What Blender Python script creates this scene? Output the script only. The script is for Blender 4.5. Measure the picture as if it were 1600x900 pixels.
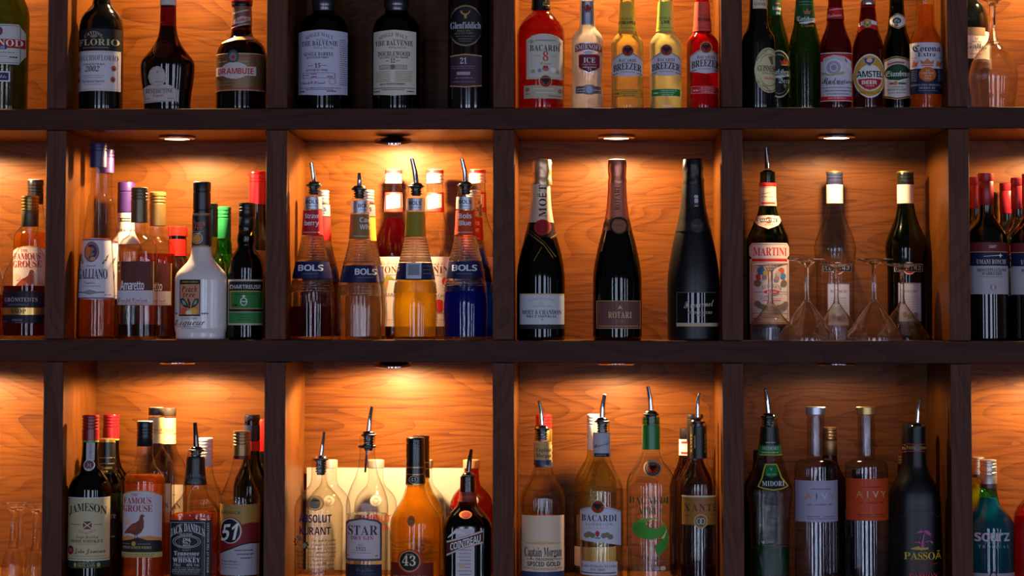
import bpy, bmesh, math, random
from mathutils import Vector
from mathutils.geometry import tessellate_polygon

random.seed(7)
sc = bpy.context.scene
for o in list(bpy.data.objects):
    bpy.data.objects.remove(o)

# ------------------------------------------------------------------ camera
# units are metres; the shelf front is the plane y = 0, the room is at y < 0
S0 = 1.08e-3                    # metres per photo pixel on the shelf front
CAMD = 4.07
FPX = CAMD / S0
EYE = 1.50
YAW, TILT, ROLL, SHX, SHY = 0.04132, 0.05803, 0.00157, -35.8, -164.3
_f = Vector((-math.sin(YAW) * math.cos(TILT), math.cos(YAW) * math.cos(TILT), math.sin(TILT)))
_r0 = Vector((math.cos(YAW), math.sin(YAW), 0))
_u0 = _r0.cross(_f)
_r = _r0 * math.cos(ROLL) + _u0 * math.sin(ROLL)
_u = _u0 * math.cos(ROLL) - _r0 * math.sin(ROLL)
CAM = Vector((0, -CAMD, EYE))
cd = bpy.data.cameras.new('camera')
cd.sensor_width = 36.0
cd.lens = FPX * 36.0 / 1600.0
cd.shift_x = -SHX / 1600.0
cd.shift_y = SHY / 1600.0
cd.clip_start, cd.clip_end = 0.05, 100
co = bpy.data.objects.new('camera', cd)
sc.collection.objects.link(co)
from mathutils import Matrix
co.matrix_world = Matrix(((_r.x, _u.x, -_f.x, CAM.x), (_r.y, _u.y, -_f.y, CAM.y), (_r.z, _u.z, -_f.z, CAM.z), (0, 0, 0, 1)))
sc.camera = co


def ray(px, py):
    return _f + _r * ((px - 800 - SHX) / FPX) - _u * ((py - 450 - SHY) / FPX)


def P(px, py, Y=0.0):
    """photo pixel -> point on the upright plane y = Y"""
    d = ray(px, py)
    return CAM + d * ((Y + CAMD) / d.y)


def SC(px, py, Y):
    """metres per photo pixel at that place"""
    return (P(px + 1, py, Y) - P(px, py, Y)).x


# ------------------------------------------------------------------ world, daylight, exposure
w = bpy.data.worlds.new('bar_room')
sc.world = w
w.use_nodes = True
w.node_tree.nodes['Background'].inputs[0].default_value = (0.42, 0.40, 0.48, 1)
w.node_tree.nodes['Background'].inputs[1].default_value = 0.085
sc.view_settings.view_transform = 'Standard'
sc.view_settings.look = 'None'
sc.view_settings.exposure = 0.0
sc.view_settings.gamma = 1.0
sc.view_settings.use_curve_mapping = False
cy = sc.cycles
cy.use_denoising = True
cy.max_bounces = 14
cy.transmission_bounces = 14
cy.glossy_bounces = 6
cy.diffuse_bounces = 4
cy.transparent_max_bounces = 40
cy.sample_clamp_indirect = 4.0
cy.caustics_reflective = False
cy.caustics_refractive = True
cy.blur_glossy = 0.3


def area(name, loc, target, sx, sz, power, col, spread=math.pi):
    l = bpy.data.lights.new(name, 'AREA')
    l.shape = 'RECTANGLE'
    l.size, l.size_y = sx, sz
    l.energy = power
    l.color = col
    l.spread = spread
    o = bpy.data.objects.new(name, l)
    sc.collection.objects.link(o)
    o.location = loc
    o.rotation_euler = (Vector(target) - Vector(loc)).to_track_quat('-Z', 'Y').to_euler()
    return o


# tall windows of the bar, in the wall behind the camera and to its right
DAY = (0.62, 0.73, 1.0)
for wx in (-2.8, -0.9, -0.2, 1.9, 2.6, 4.6, 7.0):
    area('window_daylight', (wx, -6.4, 1.38), (wx * 0.3, 0, 1.5), 0.34, 2.15, 25, DAY)

# ------------------------------------------------------------------ materials
MATS = {}


def newmat(name):
    m = bpy.data.materials.new(name)
    m.use_nodes = True
    nt = m.node_tree
    nt.nodes.clear()
    out = nt.nodes.new('ShaderNodeOutputMaterial')
    return m, nt, out


def lin(c):
    return tuple((x / 12.92 if x <= 0.04045 else ((x + 0.055) / 1.055) ** 2.4) for x in (v / 255.0 for v in c)) + (1,)


def pbr(name, rgb, rough=0.5, metal=0.0, coat=0.0, grain=0.0, spec=0.5, sss=0.0, trans=0.0):
    """plain coated / printed / metal surface; rgb in 0..255 sRGB"""
    key = ('pbr', name, rgb, rough, metal, coat, grain, spec, sss, trans)
    if key in MATS:
        return MATS[key]
    m, nt, out = newmat(name)
    b = nt.nodes.new('ShaderNodeBsdfPrincipled')
    b.inputs['Base Color'].default_value = lin(rgb)
    b.inputs['Roughness'].default_value = rough
    b.inputs['Metallic'].default_value = metal
    b.inputs['Coat Weight'].default_value = coat
    b.inputs['Specular IOR Level'].default_value = spec
    if sss:
        b.inputs['Subsurface Weight'].default_value = sss
        b.inputs['Subsurface Radius'].default_value = (0.02, 0.015, 0.01)
        b.inputs['Subsurface Scale'].default_value = 1.0
    if grain:
        tc = nt.nodes.new('ShaderNodeTexCoord')
        nz = nt.nodes.new('ShaderNodeTexNoise')
        nz.inputs['Scale'].default_value = 400
        nz.inputs['Detail'].default_value = 2
        nt.links.new(tc.outputs['Object'], nz.inputs['Vector'])
        mx = nt.nodes.new('ShaderNodeMix')
        mx.data_type = 'RGBA'
        mx.inputs[6].default_value = tuple(v * (1 - grain) for v in lin(rgb)[:3]) + (1,)
        mx.inputs[7].default_value = tuple(min(1, v * (1 + grain * 0.4)) for v in lin(rgb)[:3]) + (1,)
        nt.links.new(nz.outputs['Fac'], mx.inputs[0])
        nt.links.new(mx.outputs[2], b.inputs['Base Color'])
    nt.links.new(b.outputs[0], out.inputs[0])
    MATS[key] = m
    return m


def paper(rgb):
    return pbr('printed_paper', rgb, 0.55, 0, 0.04, 0.06, 0.3)


def ink(rgb):
    return pbr('ink', rgb, 0.55, 0, 0, 0, 0.25)


def foil(rgb, rough=0.32):
    return pbr('metallic_foil', rgb, rough, 0.85)


def plastic(rgb, rough=0.3):
    return pbr('plastic', rgb, rough)


CHROME = pbr('chrome', (205, 205, 212), 0.12, 1.0)
STEEL = pbr('brushed_steel', (170, 165, 160), 0.35, 1.0)
RUBBER = pbr('black_rubber', (16, 16, 18), 0.35)


def thin_glass(name, rgb, edge=0.55, refl=1.0, bump=0.0, bscale=300, ior=1.5):
    """thin glass wall: tinted see-through with a mirror share that grows towards grazing view; the wall takes
    more light away where it is crossed at a slant. Both sides of the wall behave alike."""
    key = ('thin', name, rgb, edge, refl, bump, bscale, ior)
    if key in MATS:
        return MATS[key]
    m, nt, out = newmat(name)
    N = nt.nodes.new
    L = nt.links.new
    tr = N('ShaderNodeBsdfTransparent')
    gl = N('ShaderNodeBsdfGlossy')
    gl.inputs['Roughness'].default_value = 0.075
    lw = N('ShaderNodeLayerWeight')
    lw.inputs['Blend'].default_value = 0.5
    pw = N('ShaderNodeMath')
    pw.operation = 'POWER'
    pw.inputs[1].default_value = 4.5
    L(lw.outputs['Facing'], pw.inputs[0])
    f0 = ((ior - 1) / (ior + 1)) ** 2 * 1.1
    ma = N('ShaderNodeMath')
    ma.operation = 'MULTIPLY_ADD'
    ma.inputs[1].default_value = 0.7 * refl
    ma.inputs[2].default_value = f0 * refl
    L(pw.outputs[0], ma.inputs[0])
    p2 = N('ShaderNodeMath')
    p2.operation = 'POWER'
    p2.inputs[1].default_value = 4.0
    L(lw.outputs['Facing'], p2.inputs[0])
    mc = N('ShaderNodeMix')
    mc.data_type = 'RGBA'
    c = lin(rgb)
    mc.inputs[6].default_value = c
    mc.inputs[7].default_value = tuple(v * (1 - edge) for v in c[:3]) + (1,)
    L(p2.outputs[0], mc.inputs[0])
    L(mc.outputs[2], tr.inputs[0])
    mx = N('ShaderNodeMixShader')
    L(ma.outputs[0], mx.inputs[0])
    L(tr.outputs[0], mx.inputs[1])
    L(gl.outputs[0], mx.inputs[2])
    if bump:
        tc = N('ShaderNodeTexCoord')
        nz = N('ShaderNodeTexNoise')
        nz.inputs['Scale'].default_value = bscale
        nz.inputs['Detail'].default_value = 2
        bp = N('ShaderNodeBump')
        bp.inputs['Strength'].default_value = bump
        bp.inputs['Distance'].default_value = 0.003
        L(tc.outputs['Object'], nz.inputs['Vector'])
        L(nz.outputs['Fac'], bp.inputs['Height'])
        for n in (gl, lw):
            L(bp.outputs[0], n.inputs['Normal'])
    L(mx.outputs[0], out.inputs[0])
    MATS[key] = m
    return m


def real_glass(name, rgb, ior=1.5, clear=0.0, rough=0.0, bump=0.0, bscale=300, body=0.0, brgb=None):
    """refracting glass or liquid; clear = share of light that goes straight on, body = share scattered by the liquid"""
    key = ('glass', name, rgb, ior, clear, rough, bump, bscale, body, brgb)
    if key in MATS:
        return MATS[key]
    m, nt, out = newmat(name)
    N = nt.nodes.new
    L = nt.links.new
    g = N('ShaderNodeBsdfGlass')
    g.inputs['Color'].default_value = lin(rgb)
    g.inputs['IOR'].default_value = ior
    g.inputs['Roughness'].default_value = rough
    last = g.outputs[0]
    if bump:
        tc = N('ShaderNodeTexCoord')
        nz = N('ShaderNodeTexNoise')
        nz.inputs['Scale'].default_value = bscale
        nz.inputs['Detail'].default_value = 2
        bp = N('ShaderNodeBump')
        bp.inputs['Strength'].default_value = bump
        bp.inputs['Distance'].default_value = 0.003
        L(tc.outputs['Object'], nz.inputs['Vector'])
        L(nz.outputs['Fac'], bp.inputs['Height'])
        L(bp.outputs[0], g.inputs['Normal'])

    def mixin(sh, fac, last):
        mx = N('ShaderNodeMixShader')
        mx.inputs[0].default_value = fac
        L(last, mx.inputs[1])
        L(sh.outputs[0], mx.inputs[2])
        return mx.outputs[0]
    if clear:
        tr = N('ShaderNodeBsdfTransparent')
        tr.inputs[0].default_value = lin(rgb)
        last = mixin(tr, clear, last)
    if body:
        t = N('ShaderNodeBsdfTranslucent')
        t.inputs[0].default_value = lin(brgb or rgb)
        last = mixin(t, body * 0.7, last)
        d = N('ShaderNodeBsdfDiffuse')
        d.inputs[0].default_value = lin(brgb or rgb)
        last = mixin(d, body * 0.4, last)
    L(last, out.inputs[0])
    MATS[key] = m
    return m


def cloudy(name, rgb, dens=0.75):
    """cloudy drink seen through its bottle"""
    key = ('cloudy', name, rgb, dens)
    if key in MATS:
        return MATS[key]
    m, nt, out = newmat(name)
    N = nt.nodes.new
    L = nt.links.new
    d = N('ShaderNodeBsdfDiffuse')
    t = N('ShaderNodeBsdfTranslucent')
    tr = N('ShaderNodeBsdfTransparent')
    gl = N('ShaderNodeBsdfGlossy')
    gl.inputs['Roughness'].default_value = 0.04
    for n in (d, t, tr):
        n.inputs[0].default_value = lin(rgb)
    a = N('ShaderNodeMixShader')
    a.inputs[0].default_value = 0.6
    L(d.outputs[0], a.inputs[1])
    L(t.outputs[0], a.inputs[2])
    b = N('ShaderNodeMixShader')
    b.inputs[0].default_value = dens
    L(tr.outputs[0], b.inputs[1])
    L(a.outputs[0], b.inputs[2])
    fr = N('ShaderNodeFresnel')
    c = N('ShaderNodeMixShader')
    L(fr.outputs[0], c.inputs[0])
    L(b.outputs[0], c.inputs[1])
    L(gl.outputs[0], c.inputs[2])
    L(c.outputs[0], out.inputs[0])
    MATS[key] = m
    return m


def wood(name, c1, c2, c3, axis='X', rough=0.42, fig=1.0, bump=0.05, rings=15.0):
    """walnut veneer: growth-ring bands and fine fibre along one axis, shifted per panel"""
    m, nt, out = newmat(name)
    N = nt.nodes.new
    L = nt.links.new
    tc = N('ShaderNodeTexCoord')
    oi = N('ShaderNodeObjectInfo')
    off = N('ShaderNodeVectorMath')
    off.operation = 'SCALE'
    off.inputs[3].default_value = 9.0
    cmb = N('ShaderNodeCombineXYZ')
    for k in range(3):
        L(oi.outputs['Random'], cmb.inputs[k])
    L(cmb.outputs[0], off.inputs[0])
    add = N('ShaderNodeVectorMath')
    L(tc.outputs['Object'], add.inputs[0])
    L(off.outputs[0], add.inputs[1])
    along, across = (0.9, 4.2)
    sc1 = {'X': (along, 1, across), 'Z': (across, 1, along)}[axis]
    mp = N('ShaderNodeMapping')
    mp.inputs['Scale'].default_value = sc1
    L(add.outputs[0], mp.inputs[0])
    big = N('ShaderNodeTexNoise')
    big.inputs['Scale'].default_value = 2.6 * fig
    big.inputs['Detail'].default_value = 1.5
    big.inputs['Distortion'].default_value = 0.6
    L(mp.outputs[0], big.inputs['Vector'])
    mul = N('ShaderNodeMath')
    mul.operation = 'MULTIPLY'
    mul.inputs[1].default_value = rings
    L(big.outputs['Fac'], mul.inputs[0])
    sn = N('ShaderNodeMath')
    sn.operation = 'FRACT'
    L(mul.outputs[0], sn.inputs[0])
    mr = N('ShaderNodeMapRange')               # each ring starts dark and fades out
    mr.inputs[1].default_value = 0.0
    mr.inputs[2].default_value = 0.55
    mr.inputs[3].default_value = 0.22
    mr.inputs[4].default_value = 0.74
    L(sn.outputs[0], mr.inputs[0])
    wide = N('ShaderNodeTexNoise')             # broad light and dark figure
    wide.inputs['Scale'].default_value = 1.6
    wide.inputs['Detail'].default_value = 2
    L(mp.outputs[0], wide.inputs['Vector'])
    mw = N('ShaderNodeMix')
    mw.data_type = 'FLOAT'
    mw.inputs[0].default_value = 0.55
    L(mr.outputs[0], mw.inputs[2])
    L(wide.outputs['Fac'], mw.inputs[3])
    mp2 = N('ShaderNodeMapping')
    mp2.inputs['Scale'].default_value = {'X': (9, 9, 260), 'Z': (260, 9, 9)}[axis]
    L(add.outputs[0], mp2.inputs[0])
    fib = N('ShaderNodeTexNoise')
    fib.inputs['Scale'].default_value = 1.0
    fib.inputs['Detail'].default_value = 4
    fib.inputs['Roughness'].default_value = 0.6
    L(mp2.outputs[0], fib.inputs['Vector'])
    mix = N('ShaderNodeMix')
    mix.data_type = 'FLOAT'
    mix.inputs[0].default_value = 0.48
    L(mw.outputs[0], mix.inputs[2])
    L(fib.outputs['Fac'], mix.inputs[3])
    cr = N('ShaderNodeValToRGB')
    cr.color_ramp.elements[0].position = 0.32
    cr.color_ramp.elements[0].color = lin(c1)
    cr.color_ramp.elements[1].position = 0.68
    cr.color_ramp.elements[1].color = lin(c3)
    e = cr.color_ramp.elements.new(0.49)
    e.color = lin(c2)
    L(mix.outputs[0], cr.inputs[0])
    b = N('ShaderNodeBsdfPrincipled')
    b.inputs['Roughness'].default_value = rough
    b.inputs['Specular IOR Level'].default_value = 0.12
    L(cr.outputs[0], b.inputs['Base Color'])
    bp = N('ShaderNodeBump')
    bp.inputs['Strength'].default_value = bump
    bp.inputs['Distance'].default_value = 0.001
    L(fib.outputs['Fac'], bp.inputs['Height'])
    L(bp.outputs[0], b.inputs['Normal'])
    L(b.outputs[0], out.inputs[0])
    return m


# ------------------------------------------------------------------ object helpers
COL = sc.collection


def tag(o, label=None, cat=None, group=None, kind=None):
    if label:
        o['label'] = label
    if cat:
        o['category'] = cat
    if group:
        o['group'] = group
    if kind:
        o['kind'] = kind
    return o


def empty(name, loc):
    o = bpy.data.objects.new(name, None)
    o.empty_display_size = 0.02
    o.location = loc
    COL.objects.link(o)
    return o


def mesh_obj(name, verts, faces, mats, parent=None, fmats=None, smooth=True, loc=None):
    me = bpy.data.meshes.new(name)
    me.from_pydata(verts, [], faces)
    for m in (mats if isinstance(mats, (list, tuple)) else [mats]):
        me.materials.append(m)
    if fmats:
        me.polygons.foreach_set('material_index', fmats)
    if smooth:
        me.polygons.foreach_set('use_smooth', [True] * len(me.polygons))
        me.set_sharp_from_angle(angle=math.radians(38)) if hasattr(me, 'set_sharp_from_angle') else None
    me.update()
    o = bpy.data.objects.new(name, me)
    COL.objects.link(o)
    if parent is not None:
        o.parent = parent
    if loc is not None:
        o.location = loc
    return o


def box(x0, x1, y0, y1, z0, z1, bev=0.0):
    bm = bmesh.new()
    vs = [bm.verts.new((x, y, z)) for x in (x0, x1) for y in (y0, y1) for z in (z0, z1)]
    for f in ((0, 1, 3, 2), (4, 6, 7, 5), (0, 4, 5, 1), (2, 3, 7, 6), (0, 2, 6, 4), (1, 5, 7, 3)):
        bm.faces.new([vs[i] for i in f])
    if bev:
        bmesh.ops.bevel(bm, geom=bm.edges[:], offset=bev, segments=1, affect='EDGES')
    bmesh.ops.recalc_face_normals(bm, faces=bm.faces)
    bm.verts.index_update()
    v = [tuple(a.co) for a in bm.verts]
    f = [tuple(a.index for a in fc.verts) for fc in bm.faces]
    n = [tuple(fc.normal) for fc in bm.faces]
    bm.free()
    return v, f, n


def pchip(pts, n=64):
    """smooth resampling of (t, r) pairs, t increasing, with no overshoot"""
    t = [p[0] for p in pts]
    r = [p[1] for p in pts]
    k = len(t)
    h = [t[i + 1] - t[i] for i in range(k - 1)]
    d = [(r[i + 1] - r[i]) / h[i] for i in range(k - 1)]
    m = [0.0] * k
    m[0], m[-1] = d[0], d[-1]
    for i in range(1, k - 1):
        if d[i - 1] * d[i] <= 0:
            m[i] = 0
        else:
            w1, w2 = 2 * h[i] + h[i - 1], h[i] + 2 * h[i - 1]
            m[i] = (w1 + w2) / (w1 / d[i - 1] + w2 / d[i])

    def ev(x):
        x = min(max(x, t[0]), t[-1])
        i = 0
        while i < k - 2 and x > t[i + 1]:
            i += 1
        s = (x - t[i]) / h[i]
        return ((2 * s ** 3 - 3 * s ** 2 + 1) * r[i] + (s ** 3 - 2 * s ** 2 + s) * h[i] * m[i]
                + (-2 * s ** 3 + 3 * s ** 2) * r[i + 1] + (s ** 3 - s ** 2) * h[i] * m[i + 1])
    return ev


def section(seg, n, dr, facets=0, rot=0.0):
    """unit outline of the cross-section, half-width 1 across the view"""
    pts = []
    if facets:
        for i in range(facets):
            a = rot + 2 * math.pi * i / facets
            pts.append((math.sin(a), -math.cos(a) * dr))
        return pts
    for i in range(seg):
        a = 2 * math.pi * i / seg
        s, c = math.sin(a), -math.cos(a)
        x = math.copysign(abs(s) ** (2.0 / n), s)
        y = math.copysign(abs(c) ** (2.0 / n), c) * dr
        pts.append((x, y))
    return pts


def loft(rings, sec, close_top=True, close_bot=True):
    """rings = [(z, half-width[, exponent blend to round])]; returns verts, faces; top ring first"""
    v, f = [], []
    k = len(sec)
    for rg in rings:
        z, r = rg[0], rg[1]
        q = rg[2] if len(rg) > 2 else 0.0
        for i, (x, y) in enumerate(sec):
            if q:
                a = math.atan2(x, -y)
                x = x * (1 - q) + math.sin(a) * q
                y = y * (1 - q) - math.cos(a) * q
            v.append((x * r, y * r, z))
    n = len(rings)
    for j in range(n - 1):
        for i in range(k):
            a, b = j * k + i, j * k + (i + 1) % k
            f.append((a, a + k, b + k, b))
    if close_top:
        f.append(tuple(range(k)))
    if close_bot:
        f.append(tuple((n - 1) * k + i for i in reversed(range(k))))
    return v, f


def tube(path, radii, seg=12, close=True):
    """round bar along 3-D points"""
    v, f = [], []
    n = len(path)
    for j in range(n):
        p = Vector(path[j])
        t = (Vector(path[min(j + 1, n - 1)]) - Vector(path[max(j - 1, 0)])).normalized()
        a = t.cross(Vector((0, 1, 0)))
        if a.length < 1e-4:
            a = Vector((1, 0, 0))
        a.normalize()
        b = t.cross(a)
        for i in range(seg):
            th = 2 * math.pi * i / seg
            v.append(tuple(p + (a * math.cos(th) + b * math.sin(th)) * radii[j]))
    for j in range(n - 1):
        for i in range(seg):
            x, y = j * seg + i, j * seg + (i + 1) % seg
            f.append((x, y, y + seg, x + seg))
    if close:
        f.append(tuple(reversed(range(seg))))
        f.append(tuple((n - 1) * seg + i for i in range(seg)))
    return v, f


# ------------------------------------------------------------------ lettering
BASES = {'s': 0x1D400, 'i': 0x1D434, 'I': 0x1D468, 'c': 0x1D4D0, 'f': 0x1D56C, 'b': 0x1D5D4, 'o': 0x1D63C, 'm': 0x1D670}
DIG = {'s': 0x1D7CE, 'I': 0x1D7CE, 'i': 0x1D7CE, 'b': 0x1D7EC, 'o': 0x1D7EC, 'c': 0x1D7CE}
_tc = bpy.data.curves.new('glyph', 'FONT')
_tc.size = 1.0
_tc.resolution_u = 3
_to = bpy.data.objects.new('glyph', _tc)
GL = {}
_plain = _tc.font
try:                            # a font that ships inside Blender; without it the built-in font finds the same letters, only slower
    _math = bpy.data.fonts.load(bpy.utils.system_resource('DATAFILES') + '/fonts/NotoSansMath-Regular.woff2')
except Exception:
    _math = _plain


def _code(ch, style):
    if style in BASES:
        if 'A' <= ch <= 'Z':
            return chr(BASES[style] + ord(ch) - 65)
        if 'a' <= ch <= 'z':
            return '\u210e' if style == 'i' and ch == 'h' else chr(BASES[style] + 26 + ord(ch) - 97)
        if '0' <= ch <= '9' and style in DIG:
            return chr(DIG[style] + ord(ch) - 48)
    return ch


def _load(chars, style):
    """outlines of many letters from one text: each letter stands on a line of its own"""
    _tc.font = _plain if style == 'n' or not chars.isascii() or not chars.isalnum() else _math
    _tc.body = '\n'.join(_code(c, style) for c in chars)
    _tc.space_line = 4.0
    ks = 1 / 0.69 if _tc.font == _plain else 1 / 0.46
    me = _to.to_mesh()
    parts = {}
    own = []
    for v in me.vertices:
        ln = int(round((-v.co.y + 0.3) / 4.0))
        lst = parts.setdefault(ln, [])
        own.append((ln, len(lst)))
        lst.append((v.co.x * ks, (v.co.y + ln * 4.0) * ks))
    fcs = {}
    for p in me.polygons:
        ln = own[p.vertices[0]][0]
        fcs.setdefault(ln, []).append(tuple(own[i][1] for i in p.vertices))
    _to.to_mesh_clear()
    for k, c in enumerate(chars):
        vs = parts.get(k, [])
        wd = 0.4
        if vs:
            x0 = min(v[0] for v in vs)
            wd = max(v[0] for v in vs) - x0
            vs = [(x - x0, y) for x, y in vs]
        GL[(c, style)] = (vs, fcs.get(k, []), wd)


def glyph(ch, style):
    if (ch, style) not in GL:
        _load(ch, style)
    return GL[(ch, style)]


CAPH = {}


def cap_height(style):
    if style not in CAPH:
        CAPH[style] = max(y for x, y in glyph('H' if style not in 'cf' else 'B', style)[0])
    return CAPH[style]


def text_geo(s, style, h, w=None, gap=0.11, shear=0.0):
    """flat letters, centred on x, y = 0 at half cap height, y down as in the photo; sizes in photo pixels"""
    k = h / cap_height(style)
    x = 0
    vs, fs = [], []
    for ch in s:
        if ch == ' ':
            x += 0.45
            continue
        gv, gf, wd = glyph(ch, style)
        o = len(vs)
        vs += [(a + x, b) for a, b in gv]
        fs += [tuple(i + o for i in f) for f in gf]
        x += wd + gap
    x = max(x - gap, 1e-6)
    kx = (w / x) if w else k
    ch = cap_height(style)
    vs = [((a - x / 2) * kx + shear * (b - ch / 2) * k, -(b - ch / 2) * k) for a, b in vs]
    return vs, fs

# ------------------------------------------------------------------ the shelving
WALNUT = wood('walnut_veneer_back', (56, 23, 5), (88, 46, 11), (107, 61, 18), 'X')
WALNUT_UP = wood('walnut_veneer_upright', (68, 32, 7), (87, 46, 12), (101, 57, 17), 'Z', fig=0.6)
EDGE_X = wood('dark_walnut_edge_long', (46, 19, 14), (60, 27, 19), (74, 36, 25), 'X', 0.5, fig=0.7)
EDGE_Z = wood('dark_walnut_edge_upright', (60, 30, 22), (80, 43, 32), (100, 58, 44), 'Z', 0.5, fig=0.7)
DEPTH = 0.28
XL = [-1.3017, -0.9247, -0.5479, -0.1618, 0.2239, 0.6037, 0.9850]      # left face of each divider
XR = [-1.2672, -0.8905, -0.5121, -0.1258, 0.2594, 0.6385, 1.0200]
ZT = [EYE + 0.7565, EYE + 0.3637, EYE - 0.0291, EYE - 0.4420]           # top of each long board
ZB = [EYE + 0.7203, EYE + 0.3275, EYE - 0.0663, EYE - 0.4790]           # underside
ZS = {1: ZT[1], 2: ZT[2], 3: ZT[3]}                                     # what each row of bottles stands on
unit = empty('bar_shelf_unit', (0, 0, ZB[3]))
tag(unit, 'dark walnut back-bar shelf unit of square compartments holding all the bottles', 'shelf')
for i in range(4):
    v, f, n = box(XL[0], XR[-1], 0, DEPTH, ZT[i], ZB[i], 0.0008)
    zc = (ZT[i] + ZB[i]) / 2
    v = [(x, y, z - zc) for x, y, z in v]
    o = mesh_obj('shelf_board', v, f, [WALNUT, EDGE_X], None, [1 if q[1] < -0.5 else 0 for q in n], smooth=False, loc=(0, 0, zc - ZB[3]))
    o.parent = unit
v, f, n = box(XL[0], XR[-1], 0.03, DEPTH, -0.42, 0.0)
mesh_obj('base_panel', v, f, EDGE_X, unit, smooth=False)
for r in range(3):
    for c in range(7):
        xc, zc = (XL[c] + XR[c]) / 2, (ZB[r] + ZT[r + 1]) / 2
        hw, hh = (XR[c] - XL[c]) / 2, (ZB[r] - ZT[r + 1]) / 2
        v, f, n = box(-hw, hw, 0.0015, DEPTH, -hh + 0.0008, hh - 0.0008, 0.0009)
        o = mesh_obj('divider_panel', v, f, [WALNUT_UP, EDGE_Z], unit, [1 if q[1] < -0.5 else 0 for q in n], smooth=False, loc=(xc, 0, zc - ZB[3]))
    for c in range(6):
        xc, zc = (XR[c] + XL[c + 1]) / 2, (ZB[r] + ZT[r + 1]) / 2
        hw, hh = (XL[c + 1] - XR[c]) / 2 + 0.012, (ZB[r] - ZT[r + 1]) / 2 + 0.012
        v, f, n = box(-hw, hw, 0, 0.009, -hh, hh)
        mesh_obj('back_panel', v, f, WALNUT, unit, smooth=False, loc=(xc, DEPTH, zc - ZB[3]))

# ------------------------------------------------------------------ recessed puck lights
WARM = (1.0, 0.665, 0.31)
m_, nt_, out_ = newmat('lit_frosted_lens')
e_ = nt_.nodes.new('ShaderNodeEmission')
e_.inputs[0].default_value = (1.0, 0.80, 0.52, 1)
e_.inputs[1].default_value = 14.0
nt_.links.new(e_.outputs[0], out_.inputs[0])
LENS = m_


def puck(px, r, power, label, droop=0.0, yy=0.135):
    z = ZB[r]
    c = P(px, 211 if r == 1 else 568, yy)
    root = empty('puck_light', (c.x, yy, z))
    tag(root, label, 'light', 'round puck lights under the shelf boards')
    R = 0.033
    rings = [(0.0, R * 0.97), (-0.0015, R), (-0.0045, R), (-0.0062, R * 0.90), (-0.0062, R * 0.70), (-0.0048, R * 0.68)]
    v, f = loft(rings, section(36, 2, 1.0), True, False)
    mesh_obj('trim_ring', v, f, CHROME, root)
    v, f = loft([(-0.0045, R * 0.685), (-0.0056, R * 0.66), (-0.0062, R * 0.4), (-0.0064, 0.002)], section(36, 2, 1.0), True, True)
    mesh_obj('lens', v, f, LENS, root)
    l = bpy.data.lights.new('puck_lamp', 'SPOT')      # bare halogen capsule behind a domed lens: even in all directions below the rim
    l.spot_size = math.radians(171)
    l.spot_blend = 0.22
    l.shadow_soft_size = 0.010
    l.energy = power * 8.0
    l.color = WARM
    lo = bpy.data.objects.new('puck_lamp', l)
    COL.objects.link(lo)
    lo.parent = root
    lo.location = (0, 0, -0.0125)
    root.rotation_euler = (droop, 0, 0)
    if droop:
        root.location.z -= math.sin(abs(droop)) * R * 0.9
    return root


# (photo x, board above, power, place)
for px, r, pw, lb, dp in (
        (-92, 0, 2.0, 'puck light over the aniseed bottle at the far left of the top row', 0),
        (268, 0, 2.1, 'puck light over the three dark liqueur bottles in the top row', 0),
        (965, 0, 2.7, 'puck light over the coloured alcopop bottles in the top row', 0),
        (1315, 0, 1.1, 'puck light over the row of beer bottles', 0),
        (1672, 0, 2.6, 'puck light over the upturned wine glass in the top row', 0),
        (-72, 1, 1.9, 'puck light over the cognac bottle at the far left of the middle row', 0),
        (277, 1, 1.7, 'lit puck light above the white liqueur bottle, chrome rim', 0),
        (614, 1, 2.4, 'tilted puck light above the four rib-necked liqueur bottles', 0.22),
        (963, 1, 1.7, 'lit puck light above the three sparkling wine bottles', 0),
        (1307, 1, 0.66, 'lit puck light above the upturned cocktail glasses', 0),
        (1668, 1, 1.5, 'puck light over the red wine bottles at the right edge', 0),
        (-72, 2, 2.0, 'puck light over the upturned flutes in the bottom row', 0),
        (277, 2, 1.5, 'puck light over the whisky bottles in the bottom row', 0),
        (614, 2, 2.3, 'drooping puck light peeping below the board over the vodka and gin', 0.12),
        (963, 2, 1.4, 'puck light over the rum bottles in the bottom row', 0),
        (1307, 2, 0.15, 'dim puck light over the melon liqueur in the bottom row', 0),
        (1668, 2, 1.7, 'puck light over the blue liqueur at the right edge', 0)):
    puck(px, r, pw, lb, dp)


# ------------------------------------------------------------------ bottles
def asmat(c):
    return ink(c) if isinstance(c, tuple) else c


def lerp_poly(pts, x):
    if x <= pts[0][0]:
        return pts[0][1]
    for (a, b), (c, d) in zip(pts, pts[1:]):
        if x <= c:
            return b + (d - b) * (x - a) / max(c - a, 1e-6)
    return pts[-1][1]


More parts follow.
